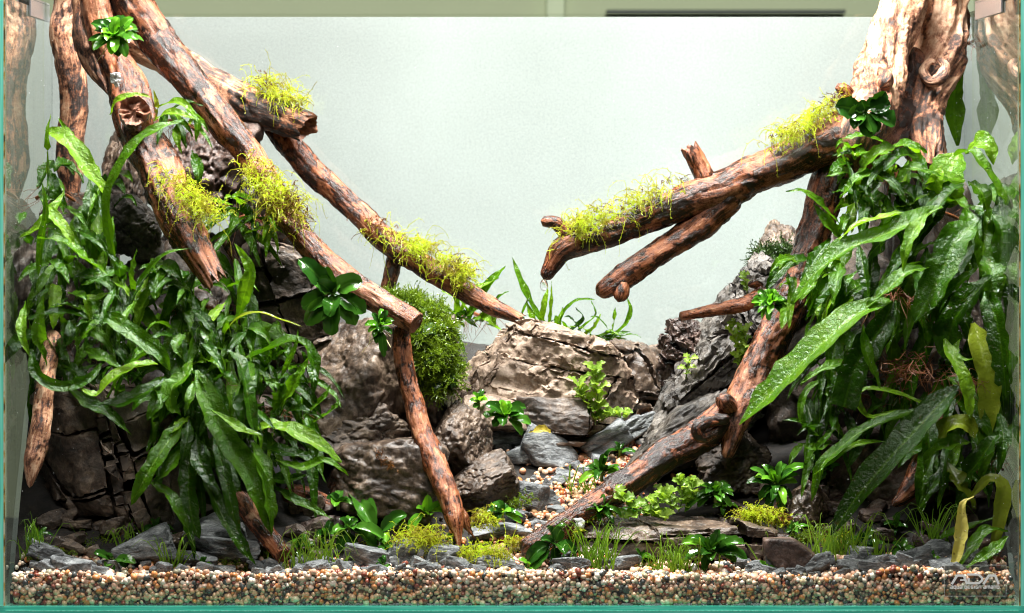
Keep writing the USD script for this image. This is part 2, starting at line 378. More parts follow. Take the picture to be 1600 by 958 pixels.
M_STEEL = mat('brushed_steel', {'geo': ('geometry', {}), 'mp': ('mapping', {'scale': (1.0, 1.0, 20.0)}), 'n': ('noise_texture', {'scale': 300.0, 'detail': 3.0}),
    'mr': ('map_range', {'to_min': 0.25, 'to_max': 0.5}), 'p': ('principled_bsdf', {'metallic': 1.0, 'base_color': (0.55, 0.54, 0.56)})},
    [('geo.position', 'mp.vector'), ('mp.vector', 'n.vector'), ('n.fac', 'mr.value'), ('mr.result', 'p.roughness')])
M_WALL = mat('olive_wall', {'geo': ('geometry', {}), 'n': ('noise_texture', {'scale': 3.0, 'detail': 4.0}),
    'r': ramp((0.3, (0.42, 0.48, 0.30)), (0.7, (0.48, 0.54, 0.35))), 'p': ('principled_bsdf', {'roughness': 0.8})},
    [('geo.position', 'n.vector'), ('n.fac', 'r.fac'), ('r.color', 'p.base_color')])
M_RAIL = mat('dark_rail', {'p': ('principled_bsdf', {'base_color': (0.06, 0.075, 0.06), 'roughness': 0.5})}, [])
M_PANEL = mat('pale_panel', {'p': ('principled_bsdf', {'base_color': (0.55, 0.64, 0.42), 'roughness': 0.6})}, [])
M_TABLE = mat('table', {'geo': ('geometry', {}), 'n': ('noise_texture', {'scale': 40.0, 'detail': 4.0}), 'r': ramp((0.3, (0.018, 0.018, 0.018)), (0.7, (0.028, 0.028, 0.028))), 'p': ('principled_bsdf', {'roughness': 0.5})},
    [('geo.position', 'n.vector'), ('n.fac', 'r.fac'), ('r.color', 'p.base_color')])
M_WATER = mat('water_drop', {'p': ('principled_bsdf', {'roughness': 0.0, 'transmission_weight': 1.0, 'ior': 1.33, 'base_color': (1, 1, 1)})}, [])
M_FOAM = mat('white_fleck', {'p': ('principled_bsdf', {'base_color': (0.82, 0.84, 0.84), 'roughness': 0.7})}, [])

# ------------------------------------------------------------------ the room behind, the table and the tank
single('wall', box((-2.5, 1.6, -1.0), (2.5, 1.65, 2.5)), M_WALL, 'plain olive green wall behind the tank', 'wall', kind='structure', smooth=False)
def wallbox(x0, x1, y0, y1, d, t):
    p, q = P(x0, y1, d), P(x1, y0, d)
    return cbox((p[0], d, p[2]), (q[0], d + t, q[2]), 0.0008)


single('wall_rail', wallbox(948, 1322, 15, 21, 1.55, 0.049), M_RAIL, 'thin dark rail on the wall, just above the rim at the right', 'rail', smooth=False)
single('wall_panel', wallbox(854, 882, -30, 40, 1.58, 0.019), M_PANEL, 'narrow pale green upright panel on the wall above the rim', 'panel', smooth=False)
single('wall_panel', wallbox(1478, 1524, -30, 60, 1.58, 0.019), M_PANEL, 'wide pale green upright panel on the wall between trunk and right clip', 'panel', smooth=False)
tb = Thing('table', 'dark table top under the glass tank', 'table')
tb.add('table_top', cbox((-0.6, -0.25, -0.05), (0.6, 0.8, -0.0075), 0.002), M_TABLE, smooth=False)
tb.done()
T_, W_, H_, DP = 0.006, 0.3, 0.3605, 0.3
tank = Thing('glass_tank', 'rimless glass aquarium with green edges holding the whole planted landscape', 'aquarium')
bp = tank.add('base_pane', box((-W_ - T_, -T_, -0.007), (W_ + T_, DP + T_, -0.0004)), M_EDGE, smooth=False)
tank.add('seam', box((-W_, -T_ - 0.0002, -0.00335), (W_, -T_ + 0.0006, -0.0027)), M_EDGEV, smooth=False, sub=bp)
fp = tank.add('front_pane', box((-W_ - T_, -T_, 0.0), (W_ + T_, -0.0002, H_)), M_GLASS, smooth=False)
bk = tank.add('back_pane', box((-W_, DP + 0.0002, 0.0), (W_, DP + T_, H_)), M_GLASS, smooth=False)
tank.add('frosted_film', box((-W_ - 0.0055, DP + T_ + 0.0004, 0.0), (W_ + 0.0055, DP + T_ + 0.0008, H_ - 0.002)), M_FILM, smooth=False, sub=bk)
for s in (-1, 1):
    sp = tank.add('side_pane', box((s * W_, 0.0, 0.0), (s * (W_ + T_), DP + T_, H_)), M_SIDEGLASS, smooth=False)
    tank.add('pane_edge', box((s * (W_ + 0.0012), -T_ - 0.0006, 0.0), (s * (W_ + T_ + 0.0005), -T_ - 0.0002, H_)), M_EDGEV, smooth=False, sub=sp)
    tank.add('silicone_seam', box((s * (W_ + 0.0002), -T_ - 0.0006, 0.0), (s * (W_ + 0.0011), -T_ - 0.0002, H_)), M_SEAM, smooth=False, sub=sp)


# the maker's etched mark, low on the front glass at the right
def stroke(pts, w, closed=False):
    from shapely.geometry import LineString
    from shapely import affinity
    g = LineString(pts + ([pts[0]] if closed else [])).buffer(w / 2, cap_style=2, join_style=1, quad_segs=3)
    return g


def flat(geom, y, thick=0.00015):
    """Extrudes a shapely polygon given in photo pixels (y down) onto the outer face of the front glass."""
    out = []
    for g in getattr(geom, 'geoms', [geom]):
        if g.is_empty:
            continue
        e = trimesh.creation.extrude_polygon(g, 1.0, engine='earcut')
        v = np.array(e.vertices)
        w = np.array([P(a, b, y) for a, b in v[:, :2]])
        w[:, 1] = y - thick * (v[:, 2])
        out.append((w, np.array(e.faces)[:, ::-1]))
    return join(out)


from shapely import union_all
YF = -T_ - 0.0002
st = tank.add('sticker', flat(__import__('shapely').box(1476, 883, 1572, 931.5), YF, 0.00005), M_STICKER, smooth=False, sub=fp)
big = [stroke([(1487, 913), (1495.5, 899.5), (1506, 899.5), (1511, 913)], 3.6), stroke([(1500, 906.5), (1508, 906.5)], 2.4),
       stroke([(1511, 897.7), (1529, 897.7), (1534.5, 903), (1534.5, 907), (1529.5, 911.3), (1513.5, 911.3), (1513.5, 903.5)], 3.4),
       stroke([(1536.5, 913), (1545, 899.5), (1555, 899.5), (1560.5, 913)], 3.6)]
tank.add('lettering', flat(union_all(big), YF - 0.0001), M_ETCH, smooth=False, sub=fp)
from shapely import affinity
FONT = {'a': [[(0, 0), (3, 0), (3, 4), (0, 4), (0, 2), (3, 2)]], 'q': [[(3, 4), (0, 4), (0, 0), (3, 0), (3, 5.6)]], 'u': [[(0, 0), (0, 4), (3, 4), (3, 0)]],
        'D': [[(0, 0), (2.2, 0), (3, 0.9), (3, 3.1), (2.2, 4), (0, 4), (0, 0)]], 'E': [[(3, 0), (0, 0), (0, 4), (3, 4)], [(0, 2), (2.7, 2)]], 'S': [[(3, 0), (0, 0), (0, 2), (3, 2), (3, 4), (0, 4)]],
        'I': [[(0.5, 0), (0.5, 4)]], 'N': [[(0, 4), (0, 0), (3, 0), (3, 4)]], 'G': [[(3, 0), (0, 0), (0, 4), (3, 4), (3, 2.2), (1.6, 2.2)]], 'n': [[(0, 4), (0, 0), (3, 0), (3, 4)]],
        'm': [[(0, 4), (0, 0), (4.4, 0), (4.4, 4)], [(2.2, 0), (2.2, 4)]], 'o': [[(0, 0), (3, 0), (3, 4), (0, 4), (0, 0)]]}
x, parts_ = 1485.5, []
for ch in 'aqua DESIGN amano':
    if ch == ' ':
        x += 2.6; continue
    for ln in FONT[ch]:
        parts_.append(affinity.translate(stroke(ln, 1.05), x, 915.6))
    x += {'I': 1.0, 'm': 4.4}.get(ch, 3.0) + 1.72
txt = union_all(parts_)
b_ = txt.bounds
txt = affinity.scale(txt, 76.5 / (b_[2] - b_[0]), 1.0, origin=(b_[0], 0))
tank.add('lettering', flat(txt, YF - 0.0001), M_ETCH, smooth=False, sub=fp)
ln = [stroke([(1476, 883), (1572, 883), (1572, 931.5), (1476, 931.5)], 0.7, closed=True)]
tank.add('border', flat(union_all(ln), YF - 0.0001, 0.00003), M_LINE, smooth=False, sub=fp)
gs = np.random.default_rng(404)
dv, df = [], []
for k in range(420):
    u_ = gs.random()
    px = gs.uniform(20, 1580) if u_ < .6 else (gs.uniform(14, 120) if u_ < .8 else gs.uniform(1480, 1586))
    py = gs.uniform(60, 900)
    q = P(px, py, -0.0004); rr_ = 0.00010 + 0.00022 * gs.random() ** 3
    th = np.arange(7) / 7 * 6.283
    v_ = np.vstack([[q + [0, 0.0001, 0]], np.stack([q[0] + rr_ * np.cos(th), 0 * th + q[1] + 0.00015, q[2] + rr_ * 1.25 * np.sin(th)], -1)])
    v_[0, 1] += 0.00012
    n0 = len(dv) * 8
    dv.append(v_); df.append(np.array([[0, 1 + (m + 1) % 7, 1 + m] for m in range(7)]) + n0)
tank.add('water_specks', (np.vstack(dv), np.vstack(df)), M_FOAM, smooth=True, sub=fp)
tank.done()

# steel clips hooked over the top of the side panes, and the room things seen above the back rim
for s, lab in ((-1, 'brushed steel clip hooked over the top of the left glass side'), (1, 'brushed steel clip hooked over the top of the right glass side')):
    c = Thing('steel_clip', lab, 'clip', group='steel clips on the tank rim')
    y0, y1 = (0.14, 0.27) if s < 0 else (0.075, 0.225)
    zb = H_ - 0.0065
    c.add('inner_plate', cbox((s * (W_ - 0.0014) if s > 0 else s * (W_ - 0.0004), y0, zb), (s * (W_ - 0.0004) if s > 0 else s * (W_ - 0.0014), y1, H_ + 0.004), 0.0002), M_STEEL, smooth=False)
    c.add('outer_plate', cbox(*sorted([(s * (W_ + T_ + 0.0004), y0, zb - 0.004), (s * (W_ + T_ + 0.0014), y1, H_ + 0.004)], key=lambda q: q[0]), 0.0002), M_STEEL, smooth=False)
    xs = sorted([s * (W_ - 0.0014), s * (W_ + T_ + 0.0014)])
    c.add('bridge', box((xs[0], y0, H_ + 0.0042), (xs[1], y1, H_ + 0.0054)), M_STEEL, smooth=False)
    c.done()

# ------------------------------------------------------------------ ground
def xc(y):
    return 0.012 + 0.34 * np.maximum(y - 0.03, 0)


def HT(x, y):
    x, y = np.asarray(x, float), np.asarray(y, float)
    s = np.maximum(np.abs(x - xc(y)) - 0.045, 0)
    ramp_ = np.clip((y - 0.03) / 0.1, 0, 1)
    h = 0.0178 + 0.40 * np.maximum(y - 0.022, 0) + np.minimum(0.2 * s, 0.05) * ramp_
    return h + (fbm(np.stack([x * 40, y * 40, 0 * x], -1), 3, 5) - 0.5) * 0.006 * np.clip(y / 0.04, 0, 1) + (noise(np.stack([x * 26, y * 10, 0 * x], -1), 2) - 0.5) * 0.0075 * np.clip(1.6 - y / 0.03, 0, 1)


def G(px, py, lift=0.0):
    """The point of the ground that the photo shows at this pixel."""
    a, b = 0.001, 0.299
    ys = np.linspace(a, b, 300)
    pts = np.array([P(px, py, q) for q in ys])
    d = pts[:, 2] - HT(pts[:, 0], pts[:, 1])
    i = np.nonzero(d < 0)[0]
    k = i[0] if len(i) else len(ys) - 1
    p = pts[k].copy(); p[2] += lift
    return p


nx, ny = 170, 90
gx, gy = np.meshgrid(np.linspace(-0.2985, 0.2985, nx), np.linspace(0.0065, 0.2985, ny))
gz = HT(gx, gy) - 0.001
gz = np.where(gy < 0.035, gz - 0.0022, gz)
v = np.stack([gx, gy, gz], -1).reshape(-1, 3)
i = (np.arange(ny - 1)[:, None] * nx + np.arange(nx - 1)).ravel()
f = np.stack([i, i + 1, i + nx + 1, i + nx], 1)
# front wall of the soil, down to the floor
i0 = len(v)
v = np.vstack([v, np.stack([gx[0], gy[0], 0 * gx[0] + 0.0003], -1)])
j = np.arange(nx - 1)
f = np.vstack([f, np.stack([i0 + j, i0 + j + 1, j + 1, j], 1)])
single('ground', (v, f), M_SOIL, 'dark damp soil slope rising towards the back of the tank', 'ground', kind='structure')

rng = np.random.default_rng(11)
PAL = np.array([(0.78, 0.46, 0.32), (0.86, 0.73, 0.61), (0.82, 0.55, 0.41), (0.64, 0.26, 0.09), (0.30, 0.27, 0.18), (0.07, 0.075, 0.075), (0.26, 0.07, 0.045), (0.55, 0.44, 0.26), (0.76, 0.52, 0.37), (0.20, 0.19, 0.15)])
PW = np.array([0.19, 0.12, 0.14, 0.11, 0.07, 0.08, 0.08, 0.07, 0.10, 0.04])
ico1 = trimesh.creation.icosphere(1)
IV, IF = np.array(ico1.vertices), np.array(ico1.faces)


def randrot(n, r):
    q = r.normal(size=(n, 4)); q /= np.linalg.norm(q, axis=1, keepdims=True)
    w, x, y, z = q.T
    return np.stack([1 - 2 * (y * y + z * z), 2 * (x * y - z * w), 2 * (x * z + y * w), 2 * (x * y + z * w), 1 - 2 * (x * x + z * z), 2 * (y * z - x * w), 2 * (x * z - y * w), 2 * (y * z + x * w), 1 - 2 * (x * x + y * y)], -1).reshape(n, 3, 3)


def pebbles(C, rad, r):
    n = len(C)
    sc = rad[:, None] * r.uniform(0.72, 1.2, (n, 3))
    loc = IV[None] * (1 + 0.20 * (noise(IV[None] * 1.4 + r.uniform(0, 90, (n, 1, 3))) - 0.5)[..., None] * 2)
    V = np.einsum('nij,nkj->nki', randrot(n, r), loc * sc[:, None]) + C[:, None]
    F = (IF[None] + (np.arange(n) * len(IV))[:, None, None]).reshape(-1, 3)
    col = np.minimum(PAL[r.choice(len(PAL), n, p=PW)] * r.uniform(0.9, 1.25, (n, 1)), 0.92)
    return V.reshape(-1, 3), F, np.repeat(col, len(IV), 0)


C = []
sp = 0.0028
for row, yy in enumerate((0.0021, 0.0046)):
    for kz in range(10):
        xs = np.arange(-0.2975, 0.2975, sp) + (kz % 2) * sp / 2 + row * sp * 0.4
        xs = xs[np.abs(xs) < 0.2975]
        C.append(np.stack([xs + rng.normal(0, 0.0006, len(xs)), yy + rng.uniform(-0.0005, 0.0008, len(xs)), 0.0017 + kz * sp * 0.80 + rng.normal(0, 0.0006, len(xs))], -1))
C = np.vstack(C)
C = C[C[:, 2] < HT(C[:, 0], C[:, 1]) + 0.0006]
xs, ys = rng.uniform(-0.297, 0.297, 3200), rng.uniform(0.005, 0.037, 3200)
C = np.vstack([C, np.stack([xs, ys, HT(xs, ys) + rng.uniform(-0.002, 0.0008, len(xs))], -1)])
ys = rng.uniform(0.03, 0.29, 2500)
xs = xc(ys) + rng.normal(0, 0.021, len(ys))
C = np.vstack([C, np.stack([xs, ys, HT(xs, ys) + rng.uniform(-0.0005, 0.0012, len(xs))], -1)])
C[:, 1] = np.maximum(C[:, 1], 0.0021)
rad = np.clip(rng.lognormal(np.log(0.00142), 0.32, len(C)), 0.0008, 0.0027)
rad = np.minimum(rad, C[:, 1] - 0.0003)
V, F, col = pebbles(C, rad, rng)
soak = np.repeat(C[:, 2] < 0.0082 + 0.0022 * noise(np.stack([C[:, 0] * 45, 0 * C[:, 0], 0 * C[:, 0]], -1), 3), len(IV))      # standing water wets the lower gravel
path_ = np.repeat(C[:, 1] > 0.04, len(IV))                                      # the path is laid with browner grains
col = np.where(path_[:, None], col * [0.72, 0.58, 0.48], col)
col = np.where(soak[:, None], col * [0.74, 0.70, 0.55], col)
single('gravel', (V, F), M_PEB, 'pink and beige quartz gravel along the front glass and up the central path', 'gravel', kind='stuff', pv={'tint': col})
# ------------------------------------------------------------------ rocks
ICO = {k: (np.array(trimesh.creation.icosphere(k).vertices), np.array(trimesh.creation.icosphere(k).faces)) for k in (2, 3, 4, 5)}


def facets(X, size, seed):
    """Chiselled relief: each cell of a random cell pattern is its own tilted plane, in about -0.5 to 0.5."""
    g = np.random.default_rng(seed)
    lo, hi = X.min(0) - size, X.max(0) + size
    n = int(max(8, np.prod((hi - lo) / size)))
    S = g.uniform(lo, hi, (n, 3))
    G_ = g.normal(0, 0.45, (n, 3)); O = g.uniform(-0.5, 0.5, n)
    d, i = cKDTree(S).query(X, k=2)
    val = np.einsum('nd,nd->n', X - S[i[:, 0]], G_[i[:, 0]]) / size + O[i[:, 0]] * 0.7
    crease = np.clip((d[:, 1] - d[:, 0]) / (0.12 * size), 0, 1)
    return val - 0.25 * (1 - crease)


def roty(a):
    c, s = math.cos(math.radians(a)), math.sin(math.radians(a))
    return np.array([[c, 0, s], [0, 1, 0], [-s, 0, c]])


def rock_mesh(c, r, seed, tilt=0, n=16, p=14, amp=0.10, freq=2.2, sub=5, ridge=0.07, dmin=0.66):
    """A stone: the soft intersection of random half-spaces, roughened. c centre, r half sizes (m), tilt degrees clockwise in the picture."""
    g = np.random.default_rng(seed)
    V, F = ICO[sub]
    N = g.normal(size=(n, 3)); N /= np.linalg.norm(N, axis=1, keepdims=True)
    N = np.vstack([N, [[0, 0, 1], [0, 0, -1], [1, 0, 0], [-1, 0, 0], [0, 1, 0], [0, -1, 0]]])
    d = np.concatenate([g.uniform(dmin, 1.0, n), np.full(6, 1.0)])
    q = np.maximum(V @ N.T / d, 1e-6)
    rad = (q ** p).sum(1) ** (-1.0 / p)
    X = V * rad[:, None]
    off = g.uniform(0, 50, 3)
    a = fbm(X * freq + off, 5, seed) - 0.5
    b = np.abs(fbm(X * freq * 1.7 + off + 9, 4, seed + 3) - 0.5)
    h = fbm(X * freq * 4.3 + off + 21, 4, seed + 8) - 0.5 if sub > 3 else 0
    X = X * (1 + amp * 2 * a - ridge * (1 - np.minimum(b / 0.08, 1)) + min(amp, .12) * 0.6 * h + (0.55 * min(amp, .13) * facets(X, 0.55, seed + 5) + 0.3 * min(amp, .13) * facets(X, 0.22, seed + 6) if sub > 3 else 0))[:, None]
    X = X * np.asarray(r)
    return X @ roty(tilt).T + np.asarray(c), F


def rock(px, py, y, rx, rz, ry, seed, mat_, label, tilt=0, name='rock', cat='rock', group=None, **k):
    m = rock_mesh(P(px, py, y), (R(rx, y), ry, R(rz, y)), seed, tilt, **k)
    return single(name, m, mat_, label, cat, group)


def unit_(a):
    a = np.asarray(a, float)
    return a / np.linalg.norm(a)


def planes_split(pieces, normal, offs, gap, keep, g):
    normal = np.asarray(normal, float); normal /= np.linalg.norm(normal)
    for o in offs:
        new = []
        for pc in pieces:
            if g.random() < keep:
                new.append(pc); continue
            oo = o + g.normal(0, gap * 1.5)
            nn = normal + g.normal(0, 0.05, 3); nn /= np.linalg.norm(nn)
            w = gap * g.uniform(0.3, 1.3)
            a = pc.split_by_plane(nn, oo + w / 2)[0]
            b = pc.split_by_plane(nn, oo - w / 2)[1]
            new += [t for t in (a, b) if not t.is_empty() and t.volume() > 2e-9]
        pieces = new
    return pieces


def to_manifold(v, f):
    return m3.Manifold(m3.Mesh(vert_properties=np.asarray(v, np.float32), tri_verts=np.asarray(f, np.uint32)))


def cracked(name, label, solid, joints, seed, mat_, gap=0.0011, keep=0.25, jit=0.0012, amp=0.0022, res=0.0035, cat='rock', freq=140):
    g = np.random.default_rng(seed)
    pieces = [to_manifold(*solid)]
    cen = solid[0].mean(0)
    for nrm, offs in joints:
        n_ = np.asarray(nrm, float); n_ /= np.linalg.norm(n_)
        pieces = planes_split(pieces, n_, [o + n_ @ cen for o in offs], gap, keep, g)
    t = Thing(name, label, cat)
    for pc in pieces:
        pc = pc.translate(tuple(g.normal(0, jit, 3) * np.array([0.5, 1, 0.6])))
        c = np.array(pc.bounding_box()).reshape(2, 3).mean(0)
        V, F = arr(pc.refine_to_length(res))
        V = c + (V - c) * 0.985
        mm = trimesh.Trimesh(V, F, process=False)
        n_ = np.array(mm.vertex_normals)
        dsp = (fbm(V * freq * 2, 5, seed) - 0.5) * 0.9 * amp + facets(V, 0.016, seed + 9) * amp * 0.55 + facets(V, 0.007, seed + 12) * amp * 0.28 + (fbm(V * np.array([90, 90, 520.0]), 3, seed + 4) - 0.5) * amp * 0.5
        V = V + n_ * dsp[:, None]
        # wear the arrises a little
        V = V - n_ * (amp * 0.35)
        t.add('block', (V, F), mat_, smooth=38)
    t.done()
    return t


# left: dark cracked rock behind the front stones
sol = rock_mesh(P(180, 735, 0.10), (R(140, .1), 0.055, R(135, .1)), 3, 8, n=6, p=26, amp=0.03, sub=4, ridge=0, dmin=0.82)
cracked('cracked_rock', 'large dark brown rock split by a grid of cracks, low at the left glass', sol,
        [((1, 0.25, 0.28), np.arange(-0.056, 0.06, 0.0105)), ((-0.28, -0.25, 1), np.arange(-0.05, 0.05, 0.0098)), ((0.6, -0.3, 0.75), (-0.02, 0.018)), ((0.1, 1, 0.15), (-0.025, -0.008))], 21, M_DARKB, keep=0.45, jit=0.0019, gap=0.00035, amp=0.0028, freq=160)
# dark fractured rock in the middle of the left pile
sol = rock_mesh(P(435, 470, 0.165), (R(78, .16), 0.04, R(105, .16)), 8, -12, n=7, p=20, amp=0.05, sub=4, ridge=0, dmin=0.8)
cracked('fractured_rock', 'dark fractured rock behind the round leaved plant on the left log', sol,
        [((1, 0.2, 0.35), (-0.02, -0.006, 0.012)), ((-0.3, -0.2, 1), (-0.03, -0.014, 0.004, 0.02)), ((0.0, 1, 0.2), (-0.012,))], 22, M_DARK, keep=0.25, jit=0.0016, amp=0.0032)
# centre: broad layered rock
sol = rock_mesh(P(862, 606, 0.225), (R(172, .22), 0.05, R(100, .22)), 15, 12, n=9, p=14, amp=0.06, sub=5, ridge=0, dmin=0.76)
cracked('layered_rock', 'broad tan layered rock with a cracked sloping top, centre back', sol,
        [((0.22, 0.05, 1.0), np.arange(-0.036, 0.036, 0.0085)), ((1, 0.35, -0.75), np.arange(-0.07, 0.07, 0.019)), ((-0.35, 1, 0.35), (-0.022, -0.006, 0.010))], 23, M_TAN, keep=0.52, jit=0.0009, gap=0.00025, amp=0.0036, freq=120, res=0.0025)
sol = rock_mesh(P(990, 598, 0.235), (R(52, .23), 0.025, R(62, .23)), 16, 10, n=9, p=16, amp=0.07, sub=4, ridge=0, dmin=0.75)
cracked('knobbly_rock', 'knobbly brown rock cluster at the right end of the broad layered rock', sol,
        [((0.1, -0.3, 0.9), (-0.012, 0.003, 0.014)), ((1, 0.4, 0.4), (-0.008, 0.009))], 24, M_ROCK, keep=0.2, jit=0.002, amp=0.0034)
sol = rock_mesh(P(862, 655, 0.178), (R(62, .18), 0.018, R(36, .18)), 17, 3, n=6, p=22, amp=0.03, sub=4, ridge=0, dmin=0.85)
cracked('block_rock', 'squared brown block standing under the broad layered rock', sol,
        [((1, 0.1, 0.05), (0.004,)), ((0.05, -0.2, 1), (0.006,))], 25, M_ROCK, keep=0.0, jit=0.0015)
sol = rock_mesh(P(775, 640, 0.185), (R(52, .18), 0.02, R(28, .18)), 18, 4, n=8, p=18, amp=0.05, sub=4, ridge=0)
single('rock', sol, M_TAN, 'tan rock shelf between the cushion moss and the squared block', 'rock')

# rounded boulders of the left pile
rock(572, 590, 0.13, 92, 108, 0.036, 131, M_ROCK, 'large angular brown boulder under the cut end of the long log', tilt=-10, n=12, p=16, amp=0.09, freq=1.7, ridge=0.03)
rock(592, 750, 0.092, 98, 76, 0.034, 145, M_ROCK, 'dark brown boulder low in the centre left, a rusty moss thread on it', tilt=10, n=11, p=15, amp=0.08, freq=1.7, ridge=0.03)
rock(556, 672, 0.115, 86, 52, 0.03, 133, M_DARKB, 'dark boulder wedged between the two big brown boulders', n=14)
rock(716, 690, 0.118, 54, 66, 0.03, 34, M_ROCK, 'tall brown boulder below the cushion moss', tilt=14, n=13, p=12, amp=0.12)
rock(762, 752, 0.098, 66, 46, 0.026, 35, M_ROCK, 'angular brown boulder beside the leaning stick, right of the dark boulder', tilt=-8, n=11, p=18, amp=0.07)
rock(664, 600, 0.15, 60, 120, 0.035, 36, M_DARK, 'steep dark rock that carries the cushion moss', n=12)
rock(200, 290, 0.21, 44, 105, 0.03, 37, M_ROCK, 'upright brown rock behind the broken thick log, upper left', n=15, tilt=6, amp=0.13)
rock(205, 350, 0.16, 56, 58, 0.028, 38, M_GREY, 'rounded grey rock beneath the broken thick log', n=14, amp=0.12)
rock(325, 250, 0.2, 68, 80, 0.03, 39, M_RED, 'smooth mauve brown rock between the two long logs, upper left', n=8, p=8, amp=0.16, freq=1.5, tilt=20)
rock(410, 355, 0.19, 70, 95, 0.03, 40, M_DARK, 'dark rock behind the long log above the fractured rock', n=15, amp=0.12)
rock(250, 560, 0.185, 190, 200, 0.05, 41, M_DARK, 'big dark rock hidden behind the left fern thicket', n=14, amp=0.1)
rock(110, 470, 0.2, 90, 170, 0.045, 42, M_DARK, 'dark rock behind the ferns at the left glass', n=14, amp=0.1)
rock(430, 700, 0.15, 110, 110, 0.035, 43, M_DARK, 'dark rock in the shade under the left ferns', n=14, amp=0.1)
rock(500, 838, 0.068, 42, 34, 0.016, 44, M_RED, 'reddish brown stone beside the short cut stick at the front', n=12, amp=0.09, sub=4)
rock(452, 838, 0.075, 40, 26, 0.016, 46, M_RED, 'dark reddish stone behind the end of the short cut stick', n=12, amp=0.09, sub=4)
rock(488, 805, 0.085, 36, 20, 0.014, 47, M_RED, 'small reddish stone below the fallen brown log', n=12, amp=0.09, sub=4)

# right slope
sol = rock_mesh(P(1140, 570, 0.185), (R(88, .18), 0.04, R(185, .18)), 51, 24, n=12, p=12, amp=0.10, sub=5, ridge=0, dmin=0.72)
cracked('wrinkled_rock', 'tall wrinkled grey rock slope behind the right hand root', sol,
        [((0.8, -0.3, 0.5), np.arange(-0.04, 0.05, 0.013)), ((-0.55, -0.4, 0.75), np.arange(-0.06, 0.07, 0.014)), ((0.2, 1, 0.3), (-0.02, -0.008))], 27, M_GREY, keep=0.68, jit=0.0008, gap=0.0002, amp=0.0052, freq=95, res=0.003)
sol = rock_mesh(P(1075, 548, 0.205), (R(55, .2), 0.028, R(54, .2)), 52, 0, n=12, p=12, amp=0.12, sub=5, ridge=0, dmin=0.75)
cracked('knobbed_rock', 'dark knobbed rock jutting out to the left from the grey slope', sol,
        [((0.3, -0.2, 0.9), (-0.012, 0.002, 0.012)), ((1, 0.2, 0.3), (-0.008, 0.008))], 28, M_RED, keep=0.2, jit=0.002, gap=0.0003, amp=0.0048, freq=105, res=0.003)
rock(1222, 425, 0.235, 52, 70, 0.03, 53, M_ROCK, 'brown grey rock top with dark moss beside the right hand root', tilt=25, n=12, amp=0.12)
rock(1062, 690, 0.145, 130, 46, 0.03, 54, M_GREY, 'long slanting pale slab face behind the lying log', tilt=-34, n=12, p=16, amp=0.13, ridge=0.08, freq=2.8)
rock(1150, 720, 0.115, 60, 50, 0.025, 55, M_DARK, 'dark rock in the shade below the forked root', n=14, amp=0.12)
rock(1300, 560, 0.2, 120, 230, 0.045, 56, M_DARK, 'big dark rock behind the right fern thicket', n=14, amp=0.1, tilt=-8)
rock(1460, 520, 0.215, 120, 260, 0.045, 57, M_DARK, 'tall dark rock behind the right ferns near the glass', n=14, amp=0.1)
rock(1380, 775, 0.105, 112, 84, 0.03, 58, M_RED, 'dark reddish fractured rock under the long diagonal fern leaf', n=15, p=18, amp=0.13, freq=2.6, ridge=0.08)
rock(1320, 715, 0.125, 62, 50, 0.025, 59, M_RED, 'rusty brown rock with a pale top edge behind the right ferns', n=12, p=20, amp=0.1)
rock(1268, 790, 0.078, 34, 46, 0.018, 60, M_ROCK, 'crumbly pale brown stone behind the front block at the right', n=14, p=14, amp=0.16, freq=3.2, tilt=16, sub=4)
rock(1480, 800, 0.11, 80, 80, 0.03, 61, M_DARK, 'dark rock behind the drooping olive fern leaves', n=14, amp=0.12)
# front slab of the right half and its block
sol = rock_mesh(P(1040, 842, 0.066), (R(172, .06), 0.034, R(34, .06)), 26, 0, n=7, p=24, amp=0.03, sub=4, ridge=0, dmin=0.86)
cracked('front_slab', 'flat brown stone slab lying behind the front grass, right of centre', sol,
        [((1, 0.3, 0.25), (-0.008, 0.035)), ((0.05, -0.1, 1), (-0.001,))], 26, M_ROCK, keep=0.15, jit=0.0012, gap=0.0008, amp=0.0024)
single('rock', rock_mesh(P(1232, 872, 0.034), (R(42, .03), 0.014, R(32, .03)), 64, 2, n=6, p=26, amp=0.035, sub=4, ridge=0.02, dmin=0.85), M_RED, 'squared dark brown stone block at the right end of the front slab', 'rock')

# ------------------------------------------------------------------ slate chips
def chip(px, py, rx, rz, seed, label, y=None, tilt=0, mat_=None, group=None, lift=0.0):
    c = G(px, py, lift) if y is None else P(px, py, y)
    if c[1] < R(rx, .02) * 0.6 + 0.007:
        c = P(px, py, R(rx, .02) * 0.6 + 0.007)
        c[2] = max(c[2], HT(c[0], c[1]) + R(rz, .02) * 0.25)
    yy = c[1]
    g = np.random.default_rng(seed)
    m = rock_mesh(c + [0, 0, R(rz, yy) * 0.3], (R(rx, yy), R(rx, yy) * g.uniform(0.5, 0.75), R(rz, yy)), seed, tilt, n=9, p=30, amp=0.07, freq=2.4, sub=4 if rx > 16 else 3, ridge=0.04, dmin=0.72)
    single('slate_chip', m, mat_ or M_SLATE, label, 'stone', group, smooth=40)


